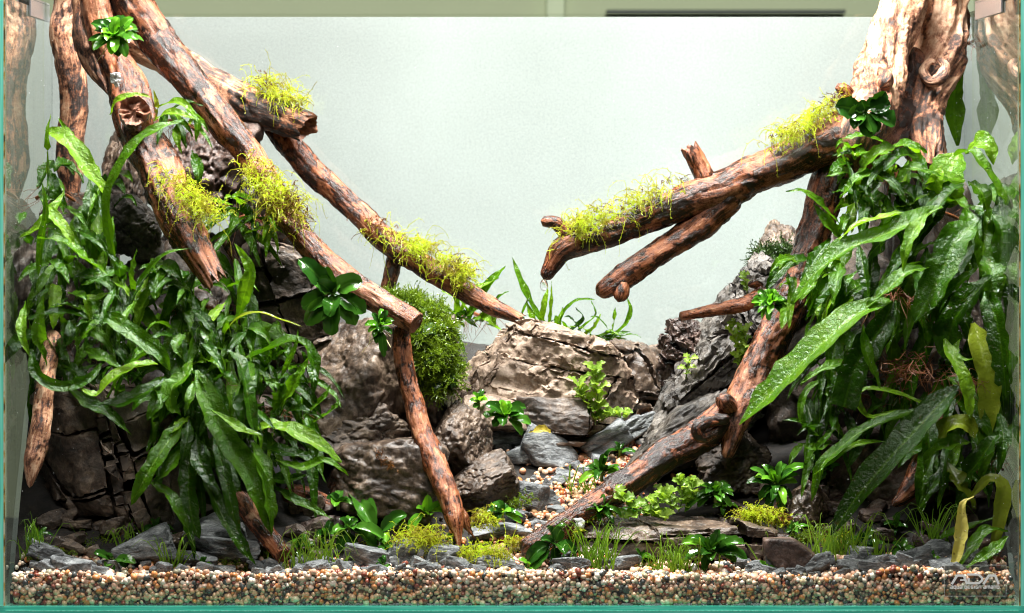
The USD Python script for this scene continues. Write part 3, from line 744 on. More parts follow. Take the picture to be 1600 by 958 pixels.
CH = [(77, 876, 34, 16, 'flat dark slate piece lying nearest the left glass', 20), (95, 905, 18, 15, 'small dark slate lump in front of the leftmost flat slate piece', 10), (128, 903, 22, 14, 'grey slate flake left of the lone glossy green leaf at the front', 0),
      (225, 868, 50, 25, 'long slanting grey slate slab behind the front grass tuft, left', -24), (252, 897, 14, 12, 'small pale grey stone below the slanting slate slab', 0), (335, 848, 50, 34, 'large grey slate block hung over by fern leaf tips', -6),
      (355, 868, 52, 20, 'low rounded grey slate slab against the large slate block', 4), (300, 882, 40, 14, 'flat grey slate sheet in front of the large slate block', 8),
      (573, 878, 36, 18, 'pale grey slate piece at the front between two mosses', 10), (625, 872, 28, 20, 'dark grey slate block right of the pale slate piece', -14), (690, 876, 30, 20, 'dark slate block under the foot of the leaning stick', -6),
      (715, 892, 20, 14, 'small dark slate chip in front of the leaning stick', 12), (770, 885, 40, 12, 'flat slate flake beneath the bright moss right of the stick', 6), (783, 836, 48, 13, 'flat pale slate plate between the stick and the lying log', -2),
      (800, 812, 22, 14, 'slate chip behind the flat pale plate', 0), (830, 796, 30, 30, 'upright grey slate slab in the gravel path', 14), (856, 722, 46, 34, 'large grey slate slab on the central path below the layered rock', 24),
      (806, 692, 42, 20, 'dark slate with a straight top under the round leaved tuft', 4), (775, 688, 16, 16, 'small dark slate right of the tall brown boulder', 0), (808, 722, 20, 16, 'rounded slate chip left of the large path slab', 0), (835, 708, 32, 12, 'thin slate plate lying on the large path slab', 8),
      (935, 700, 52, 20, 'long dark slate slab sloping up the right of the path', -26), (985, 672, 30, 14, 'slate chip higher up the right of the path', -30), (1010, 658, 20, 12, 'small slate at the top of the right slope chips', -20), (972, 684, 60, 17, 'slate strip along the foot of the grey slab face', -30),
      (1030, 640, 16, 12, 'slate bit near the knobbly rock cluster', -20), (893, 893, 30, 13, 'flat grey slate chip in front of the lying log', -4), (880, 880, 22, 10, 'thin slate chip at the foot of the lying log', -20), (975, 886, 24, 11, 'slate chip in front of the grass by the slab', -6),
      (1158, 885, 12, 14, 'small pale slate stump before the glossy front plant', 10), (1185, 890, 18, 10, 'low brown grey chip beside the squared block', 0), (1218, 890, 22, 20, 'pointed dark slate standing before the squared block', 0), (1270, 893, 28, 16, 'grey slate wedge right of the squared block', -20),
      (1345, 872, 24, 13, 'grey slate piece behind the right front chips', 0), (1330, 893, 22, 12, 'grey slate plate in the right front row', 0), (1372, 890, 26, 14, 'wide grey slate plate in the right front row', 0), (1430, 882, 28, 17, 'tilted grey slate block left of the fading yellow leaf', -18), (1462, 868, 24, 18, 'rough grey slate block behind the tilted one, right', 0), (1402, 892, 18, 12, 'dark slate chip between two plates at the right front', 8),
      (1505, 862, 22, 18, 'slate lump behind the fading yellow leaf', 0), (760, 800, 18, 12, 'slate chip behind the bright moss by the stick', 0), (585, 800, 34, 24, 'grey slate block under the dark brown boulder', -30), (620, 823, 20, 12, 'slate piece in the moss before the dark boulder', 0)]
for k, (px, py, rx, rz, lab, tl) in enumerate(CH):
    chip(px, py, rx, rz, 300 + k, lab, tilt=tl, lift=0.001)
g = np.random.default_rng(77)
for (x0, x1, y0, y1, n, lab, grp) in ((40, 520, 882, 908, 34, 'tiny dark slate chip sunk in the gravel at the left front', 'tiny slate chips at the left front'),
                                      (520, 1000, 880, 905, 24, 'tiny dark slate chip sunk in the gravel at the middle front', 'tiny slate chips at the middle front'),
                                      (1150, 1560, 872, 905, 40, 'tiny dark slate chip sunk in the gravel at the right front', 'tiny slate chips at the right front'),
                                      (770, 1010, 650, 840, 85, 'tiny slate chip lying on the gravel path', 'tiny slate chips on the path')):
    for k in range(n):
        chip(g.uniform(x0, x1), g.uniform(y0, y1), g.uniform(6, 15), g.uniform(4, 10), int(g.integers(1e6)), lab, tilt=g.uniform(-30, 30), group=grp, lift=0.0008)

for (x0, x1, y0, y1, n, r0, r1, lab, grp, mm) in ((40, 540, 882, 906, 16, 12, 22, 'mid sized grey slate chip lying on the gravel edge, left half of the front', 'grey slate chips on the left front gravel', M_SLATE),
        (560, 860, 872, 900, 10, 12, 20, 'mid sized grey slate chip lying on the gravel edge below the front mosses', 'grey slate chips on the middle front gravel', M_SLATE),
        (1180, 1560, 872, 902, 22, 12, 22, 'mid sized grey slate chip lying on the gravel edge, right half of the front', 'grey slate chips on the right front gravel', M_SLATE),
        (60, 520, 790, 872, 46, 9, 24, 'dark rubble stone on the shaded ground below the left ferns', 'dark rubble under the left ferns', M_DARKB),
        (1110, 1540, 770, 866, 46, 9, 24, 'dark rubble stone on the shaded ground below the right ferns', 'dark rubble under the right ferns', M_RED)):
    for k in range(n):
        rx = g.uniform(r0, r1)
        chip(g.uniform(x0, x1), g.uniform(y0, y1), rx, rx * g.uniform(.35, .8), int(g.integers(1e6)), lab, tilt=g.uniform(-25, 25), group=grp, lift=0.001, mat_=mm)

# ------------------------------------------------------------------ driftwood
def resample(ctrl, step):
    """Catmull-Rom through control rows, resampled at about STEP metres along the first three columns."""
    c = np.asarray(ctrl, float)
    p = np.vstack([2 * c[0] - c[1], c, 2 * c[-1] - c[-2]])
    out = []
    for i in range(1, len(p) - 2):
        t = np.linspace(0, 1, 24, endpoint=False)[:, None]
        a, b, d, e = p[i - 1], p[i], p[i + 1], p[i + 2]
        out.append(0.5 * (2 * b + (d - a) * t + (2 * a - 5 * b + 4 * d - e) * t ** 2 + (3 * b - a - 3 * d + e) * t ** 3))
    out = np.vstack(out + [c[-1:]])
    L = np.concatenate([[0], np.cumsum(np.linalg.norm(np.diff(out[:, :3], axis=0), axis=1))])
    n = max(3, int(L[-1] / step) + 1)
    s = np.linspace(0, L[-1], n)
    return np.stack([np.interp(s, L, out[:, k]) for k in range(c.shape[1])], 1), s


def frames(p):
    t = np.gradient(p, axis=0); t /= np.linalg.norm(t, axis=1, keepdims=True)
    u = np.zeros_like(t)
    a = np.array([0, -1.0, 0.01]); a = a - t[0] * (a @ t[0]); u[0] = a / np.linalg.norm(a)
    for i in range(1, len(p)):
        b = u[i - 1] - t[i] * (u[i - 1] @ t[i]); u[i] = b / np.linalg.norm(b)
    return t, u, np.cross(t, u)


def branch_mesh(pts, seed, ring=44, lump=0.22, ridge=0.10, start='round', end='round', pale=(0, 0), flat=1.0, step=0.0016, swirl=0.0):
    """pts rows (px, py, depth, radius px). Returns (mesh, primvars, end cap mesh or None)."""
    ctrl = np.array([np.append(P(a, b, d), R(r, d)) for a, b, d, r in pts])
    c, s = resample(ctrl, step)
    n = len(c)
    rad = np.maximum(c[:, 3], 0.0004)
    L = s[-1]
    for nm, q in ((start, s), (end, L - s)):
        if nm == 'round':
            k = np.clip(q / (rad * 0.8), 0, 1); rad = rad * np.sqrt(np.maximum(1 - (1 - k) ** 2, 0.02))
        elif nm == 'point':
            k = np.clip(q / (rad.max() * 3.2), 0, 1); rad = rad * (0.06 + 0.94 * k ** 0.8)
    wob = np.stack([fbm(np.stack([s / rad.mean() * 0.22 + seed * 3.1 + 40 * k, 0 * s, 0 * s], -1), 3, seed + k) - 0.5 for k in range(3)], -1)
    c[:, :3] += wob * (c[:, 3] * 0.55 * np.clip(np.minimum(s, L - s) / (3 * rad.mean()), 0, 1))[:, None]
    rad = rad * (0.94 + 0.13 * (fbm(np.stack([s / rad.mean() * 0.35 + seed * 5.3, 0 * s, 0 * s], -1), 3, seed + 11) - 0.5))
    t, u, w = frames(c[:, :3])
    th = np.arange(ring) / ring * 2 * np.pi
    ct, stt = np.cos(th), np.sin(th)
    rr = c[:, 3].mean()
    tw = th[None] + swirl * s[:, None] / rr
    gp = np.stack([np.cos(tw) * rr, np.sin(tw) * rr, np.repeat(s[:, None], ring, 1)], -1)
    q = gp / max(rr, 0.004)
    o = seed * 7.31
    A = fbm(q * np.array([0.9, 0.9, 0.33]) + o, 4, seed) - 0.5
    B = fbm(q * np.array([3.2, 3.2, 0.28]) + o, 3, seed + 1) - 0.5
    Cc = fbm(q * np.array([6.5, 6.5, 0.9]) + o, 3, seed + 2) - 0.5
    crack = np.clip(1 - np.abs(B) / 0.035, 0, 1)
    E = fbm(q * np.array([1.5, 1.5, 0.55]) + o + 31, 5, seed + 4)
    bark = np.clip((E - 0.47) / 0.03, 0, 1)                          # where bark still sits on the wood
    rim = np.exp(-((E - 0.485) / 0.012) ** 2)
    fine = fbm(q * np.array([11, 11, 2.2]) + o, 3, seed + 6) - 0.5
    r2 = rad[:, None] * (1 + lump * 2 * A + ridge * 0.8 * 2 * B + 0.08 * 2 * Cc - 0.07 * crack + 0.05 * bark + (0.10 * bark + 0.03) * fine)
    X = c[:, None, :3] + r2[..., None] * (ct[None, :, None] * u[:, None] * flat + stt[None, :, None] * w[:, None])
    cap = None
    if end == 'broken' or start == 'broken':
        rows = [-1] if end == 'broken' else [0]
        for rw in rows:
            jag = (fbm(np.stack([ct * 2.2 + o, stt * 2.2, 0 * ct], -1), 4, seed) - 0.42) * rr * 1.9
            sgn = 1 if rw == -1 else -1
            for back in range(4):
                k = rw - back if rw == -1 else rw + back
                X[k] += t[k] * (jag * sgn * (1 - back / 4))[:, None]
    V = X.reshape(-1, 3)
    i = np.arange(n - 1)[:, None] * ring
    j = np.arange(ring)[None]
    a, b = i + j, i + (j + 1) % ring
    F = np.stack([a, b, b + ring, a + ring], -1).reshape(-1, 4)
    F = np.vstack([F[:, [0, 1, 2]], F[:, [0, 2, 3]]])
    gpv = gp.reshape(-1, 3) * np.array([1, 1, 0.16]) + o
    pl = np.repeat(np.linspace(pale[0], pale[1], n), ring) + (0.35 - 0.7 * bark - 0.9 * rim - 0.5 * crack).ravel()

    def capmesh(rw, kind):
        rg = X[rw]; ce = rg.mean(0); nrm = t[rw] * (1 if rw == -1 else -1)
        rings, N = [], 10
        for k in range(N):
            f_ = 1 - k / N
            P_ = ce + (rg - ce) * f_
            if kind == 'broken':
                P_ = P_ - nrm * (rr * 0.9 * min(1, 3 * (1 - f_)) * (fbm(np.stack([ct * 3.2 * f_ + o, stt * 3.2 * f_, 0 * ct], -1), 4, seed + 5) - 0.1))[:, None]
            else:
                P_ = P_ + nrm * (rr * 0.05 * math.sin(k * 2.1) + rr * 0.03 * k)
            rings.append(P_)
        VV = np.vstack(rings + [ce[None] - (nrm * rr * 0.4 if kind == 'broken' else nrm * 0)])
        FF = []
        for k in range(N - 1):
            for m in range(ring):
                FF += [[k * ring + m, k * ring + (m + 1) % ring, (k + 1) * ring + (m + 1) % ring], [k * ring + m, (k + 1) * ring + (m + 1) % ring, (k + 1) * ring + m]]
        for m in range(ring):
            FF.append([(N - 1) * ring + m, (N - 1) * ring + (m + 1) % ring, N * ring])
        FF = np.array(FF)
        if rw == 0:
            FF = FF[:, ::-1]
        d_ = np.linalg.norm(VV - ce, axis=1)
        return (VV, FF), {'gp': np.stack([d_ * 1.4 + o, 0.2 * VV[:, 0], 0.2 * VV[:, 2]], -1), 'pale': np.zeros(len(VV))}
    caps = []
    for rw, kind in ((0, start), (-1, end)):
        if kind in ('cut', 'broken'):
            caps.append(capmesh(rw, kind))
        else:
            k = len(V)
            V = np.vstack([V, X[rw].mean(0)[None]]); gpv = np.vstack([gpv, gpv[:1] if rw == 0 else gpv[-1:]]); pl = np.append(pl, pl[0 if rw == 0 else -1])
            base = 0 if rw == 0 else (n - 1) * ring
            m = np.arange(ring)
            e = np.stack([base + m, base + (m + 1) % ring, np.full(ring, k)], 1)
            F = np.vstack([F, e[:, ::-1] if rw == 0 else e])
    return (V, F), {'gp': gpv, 'pale': pl}, caps


def branch(t, pname, pts, seed, mat_=None, **k):
    m, pv, caps = branch_mesh(pts, seed, **k)
    i = t.add(pname, m, mat_ or M_WET, pv=pv)
    for cm, cpv in caps:
        t.add('end_grain', cm, M_CUT, pv=cpv, sub=i)
    return i


def wood_thing(name, label, specs, cat='driftwood'):
    t = Thing(name, label, cat)
    for s in specs:
        k = dict(s); branch(t, k.pop('part'), k.pop('pts'), k.pop('seed'), **k)
    t.done()


wood_thing('driftwood_branch', 'upright mottled tan branch rising along the left glass out of the frame',
    [dict(part='branch', pts=[(112, -40, .235, 27), (108, 20, .235, 24), (104, 60, .235, 24), (110, 120, .235, 22), (114, 180, .235, 22), (112, 240, .235, 23), (112, 290, .235, 20), (110, 345, .235, 14)], seed=1, mat_=M_DRY, end='point', lump=.14, pale=(0.5, -0.35))])
wood_thing('driftwood_log', 'thick broken log with a hollow knot pointing down to the front, upper left',
    [dict(part='log', pts=[(150, -40, .16, 30), (158, 30, .155, 30), (178, 90, .15, 25), (205, 140, .14, 31), (222, 200, .125, 34), (240, 250, .11, 37), (258, 300, .095, 32), (282, 350, .08, 29), (308, 395, .068, 25), (333, 436, .06, 18)], seed=2, end='broken', lump=.2, ridge=.24, pale=(0.3, -0.1), ring=56),
     dict(part='knot', pts=[(220, 200, .125, 25), (214, 184, .100, 24), (210, 174, .078, 25)], seed=3, end='broken', lump=.18, start='round', ring=48, ridge=.2),
     dict(part='limb', pts=[(140, -30, .20, 26), (146, 40, .2, 30), (155, 100, .195, 30), (172, 150, .18, 22)], seed=4, mat_=M_DRY, end='point', pale=(0.1, -0.1))])
wood_thing('driftwood_log', 'long reddish log with a clean sawn end running down to the centre left',
    [dict(part='log', pts=[(168, -60, .16, 34), (205, 0, .155, 33), (245, 55, .15, 30), (290, 115, .14, 28), (335, 175, .13, 26), (385, 235, .12, 24), (425, 300, .11, 22), (470, 365, .10, 20), (530, 430, .09, 21), (590, 470, .08, 21), (650, 505, .07, 19)], seed=5, end='cut', lump=.12, ridge=.1, pale=(-0.3, 0.35), ring=52)])
wood_thing('driftwood_branch', 'stubby mossy branch with a knobbed broken end, upper left',
    [dict(part='branch', pts=[(200, 60, .225, 30), (270, 95, .215, 29), (340, 135, .205, 30), (400, 165, .195, 31), (440, 182, .185, 29), (478, 197, .175, 25)], seed=6, mat_=M_DRY, end='broken', lump=.22, ridge=.16, pale=(0.55, -0.75), ring=48),
     dict(part='spur', pts=[(410, 180, .19, 16), (402, 196, .187, 12), (396, 206, .186, 6)], seed=7, end='point')])
wood_thing('driftwood_branch', 'slim straight branch ending free in the middle above the layered rock',
    [dict(part='branch', pts=[(420, 185, .205, 18), (460, 235, .2, 21), (510, 290, .195, 20), (560, 335, .19, 20), (610, 380, .185, 20), (660, 410, .18, 19), (720, 448, .175, 17), (765, 474, .172, 15), (808, 496, .17, 9)], seed=8, end='broken', lump=.13, pale=(-0.1, 0.3)),
     dict(part='twig', pts=[(622, 385, .187, 13), (612, 420, .187, 12), (604, 460, .187, 11)], seed=9, end='round', pale=(0.3, 0.2))])
wood_thing('driftwood_stick', 'bark patched stick leaning down to the gravel with a forked foot, centre left',
    [dict(part='stick', pts=[(628, 505, .085, 13), (628, 540, .083, 15), (638, 600, .077, 15), (652, 660, .07, 17), (676, 720, .06, 19), (700, 775, .048, 18), (714, 820, .04, 14), (718, 866, .034, 5)], seed=10, end='point', lump=.12, pale=(0.2, 0.5), start='round'),
     dict(part='prong', pts=[(706, 785, .05, 11), (724, 812, .047, 10), (742, 842, .046, 4)], seed=11, pale=(0.2, 0.2), end='point')])
wood_thing('driftwood_stick', 'pale pointed stick hanging down beside the lower left glass',
    [dict(part='stick', pts=[(82, 520, .07, 14), (74, 585, .04, 15), (66, 655, .032, 17), (56, 710, .028, 17), (50, 738, .026, 11), (46, 762, .025, 3)], seed=12, mat_=M_DRY, end='round', lump=.05, ridge=.04, pale=(0.25, 0.5))])
wood_thing('driftwood_stick', 'short reddish stick poking out under the fern leaves to the gravel, left front',
    [dict(part='stick', pts=[(366, 772, .04, 15), (395, 808, .034, 16), (420, 840, .028, 17), (442, 866, .024, 14)], seed=13, end='broken', lump=.1, pale=(0.1, 0.35))])
wood_thing('driftwood_log', 'short brown log lying in shade below the left ferns',
    [dict(part='log', pts=[(440, 770, .09, 18), (480, 780, .088, 20), (518, 796, .085, 17)], seed=14, end='broken', lump=.1, pale=(-0.1, 0.2))])
wood_thing('driftwood_stick', 'thin dark splinter leaning behind the broken log tip',
    [dict(part='stick', pts=[(345, 365, .12, 7), (362, 395, .118, 7), (378, 428, .115, 3)], seed=15, end='point', pale=(0.1, 0.3))])

wood_thing('driftwood_root', 'massive tan and red root stock at the upper right with a long arm reaching left',
    [dict(part='trunk', pts=[(1428, -70, .23, 34), (1410, -10, .22, 36), (1396, 45, .205, 36), (1378, 100, .185, 38), (1356, 150, .16, 42), (1336, 200, .128, 42), (1322, 250, .13, 34), (1312, 290, .14, 20)], seed=30, lump=.26, ridge=.4, pale=(0.9, -0.1), ring=80, swirl=.18, mat_=M_DRY),
     dict(part='trunk', pts=[(1480, -70, .262, 44), (1468, -10, .26, 46), (1465, 45, .258, 48), (1462, 100, .25, 48), (1445, 150, .235, 44), (1440, 195, .21, 40), (1444, 230, .19, 34), (1448, 262, .18, 22)], seed=31, lump=.34, ridge=.4, pale=(0.8, -0.5), ring=80, swirl=-.15, end='broken', mat_=M_DRY),
     dict(part='knot', pts=[(1466, 92, .221, 5), (1476, 104, .218, 8), (1470, 122, .214, 10), (1452, 128, .214, 9), (1442, 114, .218, 8), (1450, 98, .22, 6), (1462, 96, .221, 5)], seed=50, pale=(0.15, 0.15), mat_=M_DRY, lump=.3),
     dict(part='knot', pts=[(1376, 108, .158, 8), (1384, 124, .148, 13), (1374, 138, .143, 14)], seed=51, pale=(0.1, -0.3), mat_=M_DRY, lump=.35),
     dict(part='trunk', pts=[(1425, 80, .25, 32), (1412, 140, .23, 36), (1392, 190, .205, 38), (1362, 235, .175, 38), (1335, 280, .165, 26)], seed=32, lump=.22, ridge=.24, pale=(-0.25, -0.3), ring=48),
     dict(part='arm', pts=[(1350, 185, .135, 34), (1310, 215, .125, 36), (1255, 240, .118, 34), (1200, 262, .112, 32), (1140, 288, .105, 31), (1080, 312, .10, 29), (1020, 338, .095, 26), (960, 362, .09, 22), (905, 378, .088, 21), (878, 390, .087, 20), (862, 415, .086, 14), (850, 437, .085, 9)], seed=33, lump=.16, ridge=.14, pale=(0.1, -0.3), ring=40),
     dict(part='fork', pts=[(895, 372, .088, 15), (870, 350, .087, 11), (845, 345, .086, 8)], seed=34, pale=(-0.1, 0.1), lump=.1),
     dict(part='prong', pts=[(1150, 300, .107, 26), (1105, 345, .10, 25), (1060, 378, .094, 22), (1010, 410, .088, 20), (975, 435, .084, 21), (945, 452, .081, 16), (932, 460, .08, 11)], seed=35, lump=.16, ridge=.14, pale=(-0.1, 0.25), ring=34),
     dict(part='knob', pts=[(968, 432, .084, 14), (970, 455, .078, 14), (966, 472, .076, 9)], seed=36, lump=.2, pale=(0.1, 0.1)),
     dict(part='stub', pts=[(1108, 290, .105, 16), (1095, 262, .107, 16), (1078, 232, .108, 14)], seed=37, end='broken', pale=(0, 0.35), lump=.1),
     dict(part='stub', pts=[(1330, 150, .13, 10), (1318, 140, .128, 9), (1305, 138, .127, 8)], seed=38, pale=(0.3, 0.1), lump=.2),
     dict(part='leg', pts=[(1330, 230, .135, 30), (1298, 270, .13, 28), (1284, 320, .125, 28), (1268, 380, .12, 27), (1245, 440, .112, 27), (1222, 500, .105, 29), (1198, 560, .098, 30), (1170, 615, .09, 29), (1152, 655, .084, 22), (1142, 690, .08, 15), (1134, 716, .077, 9)], seed=39, lump=.15, ridge=.18, pale=(-0.25, 0.2), ring=42),
     dict(part='twig', pts=[(1200, 455, .115, 14), (1172, 472, .11, 13), (1130, 483, .104, 11), (1095, 488, .10, 9), (1064, 494, .097, 7)], seed=40, end='cut', lump=.1, pale=(0.0, 0.5)),
     dict(part='twig', pts=[(1190, 450, .118, 9), (1178, 444, .114, 7), (1168, 446, .112, 5)], seed=41)])
wood_thing('driftwood_log', 'bark covered log with a scarred upper end, lying down to the front gravel',
    [dict(part='log', pts=[(1190, 618, .10, 21), (1150, 640, .092, 26), (1110, 672, .084, 27), (1060, 706, .077, 26), (1005, 738, .068, 25), (950, 775, .058, 22), (900, 808, .048, 20), (855, 838, .038, 19), (815, 862, .03, 16)], seed=42, lump=.12, ridge=.16, pale=(-0.3, -0.2), ring=40, end='round'),
     dict(part='scar', pts=[(1140, 655, .07, 8), (1110, 656, .0655, 11), (1088, 668, .063, 11), (1098, 682, .0645, 10), (1128, 670, .068, 8)], seed=43, mat_=M_WET, pale=(-0.5, -0.5), lump=.15),
     dict(part='knob', pts=[(1145, 640, .085, 14), (1132, 628, .075, 15), (1124, 622, .07, 12)], seed=44, pale=(0, -.2), lump=.2),
     dict(part='knot', pts=[(952, 768, .045, 7), (952, 766, .037, 7)], seed=45, pale=(0, -.1))])
wood_thing('driftwood_stick', 'curved brown stick ending in a blunt snout below the right ferns',
    [dict(part='stick', pts=[(1490, 560, .085, 15), (1476, 620, .08, 16), (1462, 680, .074, 17), (1444, 720, .068, 20), (1428, 755, .063, 20), (1412, 778, .06, 12), (1394, 790, .058, 6)], seed=46, lump=.14, pale=(-0.3, 0.1))])
#PART3
# ------------------------------------------------------------------ plants
def unit(a):
    a = np.asarray(a, float)
    return a / max(np.linalg.norm(a), 1e-9)


def leaf(pts, wid, g, face=(0.0, -0.6, 0.8), prof='lance', cup=0.18, wave=0.10, nseg=21, nac=4, twist=0.0):
    """A leaf blade along 3-D points (base to tip). WID full width in metres. Returns mesh and uv."""
    c, s = resample(np.hstack([np.asarray(pts), np.zeros((len(pts), 1))]), 0.0008)
    u = s / s[-1]
    q = np.linspace(0, 1, nseg)
    p = np.stack([np.interp(q, u, c[:, k]) for k in range(3)], 1)
    t = np.gradient(p, axis=0); t /= np.linalg.norm(t, axis=1, keepdims=True) + 1e-12
    fv = unit(np.asarray(face, float) + g.normal(0, 0.12, 3))
    side = np.cross(t, fv); ln = np.linalg.norm(side, axis=1, keepdims=True)
    for i in range(1, nseg):
        if ln[i] < 0.25 or side[i] @ side[i - 1] < 0:
            side[i] = side[i - 1] - t[i] * (side[i - 1] @ t[i]); ln[i] = np.linalg.norm(side[i])
    side /= np.linalg.norm(side, axis=1, keepdims=True) + 1e-12
    nn = np.cross(side, t)
    if twist:
        a = (twist * (q - 0.3))[:, None]
        side, nn = side * np.cos(a) + nn * np.sin(a), nn * np.cos(a) - side * np.sin(a)
    if prof == 'lance':
        w = np.clip(q / 0.38, 0, 1) ** 0.85 * np.clip((1 - q) / 0.5, 0, 1) ** 0.72
        w = np.maximum(w, 0.10 * (1 - q) + 0.02)
    elif prof == 'strap':
        w = np.clip(q / 0.18, 0, 1) ** 0.6 * np.clip((1 - q) / 0.3, 0, 1) ** 0.6; w = np.maximum(w, 0.16 * (1 - q) + 0.02)
    elif prof == 'late':
        w = np.clip(q / 0.7, 0, 1) ** 1.2 * np.clip((1 - q) / 0.28, 0, 1) ** 0.7; w = np.maximum(w, 0.08)
    elif prof == 'cut':
        w = np.clip(q / 0.3, 0, 1) ** 0.7; w = np.maximum(w, 0.12)
    elif prof == 'oval':
        k = np.clip((q - 0.2) / 0.8, 0, 1)
        w = np.maximum(np.sqrt(np.maximum(1 - (2 * k - 1) ** 2, 0)) * (1.08 - 0.3 * k), 0.10 * (q < 0.28)); w[-1] = 0.03
    elif prof == 'lobed':
        k = np.clip((q - 0.1) / 0.9, 0, 1)
        w = np.sin(np.pi * k ** 0.8) ** 0.8 * (1 + 0.28 * np.sign(np.sin(k * 26))) + 0.06; w[-1] = 0.02
    else:
        w = np.clip((1 - q) / 0.6, 0, 1) ** 0.8 + 0.02
    ac = np.linspace(-1, 1, 2 * nac + 1)
    ph, ph2 = g.uniform(0, 6.28, 2)
    fr = g.uniform(1.6, 3.2)
    edge = np.sin(q * 6.28 * fr + ph) * 0.55 + np.sin(q * 6.28 * fr * 2.3 + ph2) * 0.45 + g.normal(0, .18, nseg)
    edge2 = np.sin(q * 6.28 * fr * 0.9 + ph2) * 0.6 + np.sin(q * 6.28 * fr * 2.1 + ph) * 0.4
    wv = 1 + 0.07 * np.sin(q * 6.28 * fr * 1.7 + ph) + g.normal(0, 0.045, nseg)
    hw = (w * wv * wid / 2)[:, None]
    lift = np.abs(ac)[None] ** 1.5 * hw * cup * 2 + np.abs(ac)[None] ** 2.2 * np.where(ac[None] > 0, edge[:, None], edge2[:, None]) * wid * wave
    lift -= (np.exp(-(ac / 0.12) ** 2)[None] * hw * 0.10)
    V = p[:, None] + ac[None, :, None] * hw[..., None] * side[:, None] + lift[..., None] * nn[:, None]
    m = 2 * nac + 1
    i = np.arange(nseg - 1)[:, None] * m + np.arange(m - 1)[None]
    F = np.stack([i, i + 1, i + m + 1, i + m], -1).reshape(-1, 4)
    uv = np.stack([np.repeat(((ac + 1) / 2)[None], nseg, 0), np.repeat(q[:, None], m, 1)], -1).reshape(-1, 2)
    F = np.vstack([F[:, [0, 1, 2]], F[:, [0, 2, 3]]])
    return (V.reshape(-1, 3), F), uv


def px_path(path, d, fwd=0.012, bulge=0.006):
    n = len(path)
    out = []
    for i, q in enumerate(path):
        t = i / (n - 1)
        dd = q[2] if len(q) > 2 else d - fwd * t - bulge * math.sin(math.pi * t)
        out.append(P(q[0], q[1], max(dd, 0.006)))
    return np.array(out)


def tube(p, r0, r1, ring=6):
    c, s = resample(np.hstack([np.asarray(p, float), np.zeros((len(p), 1))]), max(0.0015, r0))
    t, u, w = frames(c[:, :3])
    th = np.arange(ring) / ring * 6.2832
    rr = np.linspace(r0, r1, len(c))[:, None, None]
    X = c[:, None, :3] + rr * (np.cos(th)[None, :, None] * u[:, None] + np.sin(th)[None, :, None] * w[:, None])
    n = len(c)
    a = np.arange(n - 1)[:, None] * ring + np.arange(ring)
    b = np.arange(n - 1)[:, None] * ring + (np.arange(ring) + 1) % ring
    F = np.stack([a, b, b + ring, a + ring], -1).reshape(-1, 4)
    return X.reshape(-1, 3), np.vstack([F[:, [0, 1, 2]], F[:, [0, 2, 3]]])


# every fern: rhizome (a part) and leaves (parts). Leaves traced singly: (path base -> tip, width px, depth, [profile, material])
FERNS = {}


def fern(key, label, at, depth):
    FERNS[key] = dict(t=Thing('fern_plant', label, 'fern', 'ferns with long leaves'), at=at, d=depth, g=np.random.default_rng(len(FERNS) * 17 + 5))
    g = FERNS[key]['g']
    x, y = at
    pts = [P(x - 28, y + 10, depth + 0.026), P(x - 8, y - 2, depth + 0.02), P(x + 14, y + 3, depth + 0.024), P(x + 32, y + 14, depth + 0.03)]
    i = FERNS[key]['t'].add('rhizome', tube(pts, 0.0013, 0.001, 7), M_ROOT)
    rt = []
    for k in range(46):
        a = P(x + g.normal(0, 22), y + g.normal(2, 8), depth + g.uniform(-0.004, 0.01))
        b = a + np.array([g.normal(0, 0.006), g.normal(0, 0.004), -abs(g.normal(0.008, 0.005))])
        m = (a + b) / 2 + g.normal(0, 0.002, 3)
        rt.append(tube([a, m, b], 0.00022, 0.00012, 3))
    FERNS[key]['t'].add('roots', join(rt), M_ROOT, sub=i)


def fl(key, path, w, d, prof='lance', m=None, face=(0.0, -0.6, 0.8), fwd=0.012, bulge=0.006, twist=0.0, cup=0.18, wave=0.15):
    F = FERNS[key]; g = F['g']
    w = w * (1.05 if w < 20 else 0.92)
    pts = px_path(path, d, fwd, bulge)
    ms, uv = leaf(pts, R(w, d), g, face=face, prof=prof, twist=twist + g.normal(0, 0.25), cup=cup, wave=wave)
    F['t'].add('leaf', ms, m or M_FERN, uv=uv)


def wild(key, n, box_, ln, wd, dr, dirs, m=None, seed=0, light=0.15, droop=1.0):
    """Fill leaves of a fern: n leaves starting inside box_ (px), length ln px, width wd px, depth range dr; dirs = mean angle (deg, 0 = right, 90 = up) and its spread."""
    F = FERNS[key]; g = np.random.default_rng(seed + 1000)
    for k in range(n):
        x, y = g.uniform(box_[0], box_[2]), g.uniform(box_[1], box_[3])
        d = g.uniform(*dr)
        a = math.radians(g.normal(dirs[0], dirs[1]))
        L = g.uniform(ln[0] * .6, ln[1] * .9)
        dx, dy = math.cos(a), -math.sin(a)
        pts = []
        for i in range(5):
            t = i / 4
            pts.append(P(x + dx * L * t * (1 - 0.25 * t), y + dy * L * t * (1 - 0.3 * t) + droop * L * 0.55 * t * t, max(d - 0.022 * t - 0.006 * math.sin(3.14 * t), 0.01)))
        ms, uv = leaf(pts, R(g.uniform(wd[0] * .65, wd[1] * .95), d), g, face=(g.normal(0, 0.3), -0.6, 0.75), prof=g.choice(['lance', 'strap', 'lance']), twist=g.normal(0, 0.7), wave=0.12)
        F['t'].add('leaf', ms, m or (M_FERNL if g.random() < light else M_FERN), uv=uv)


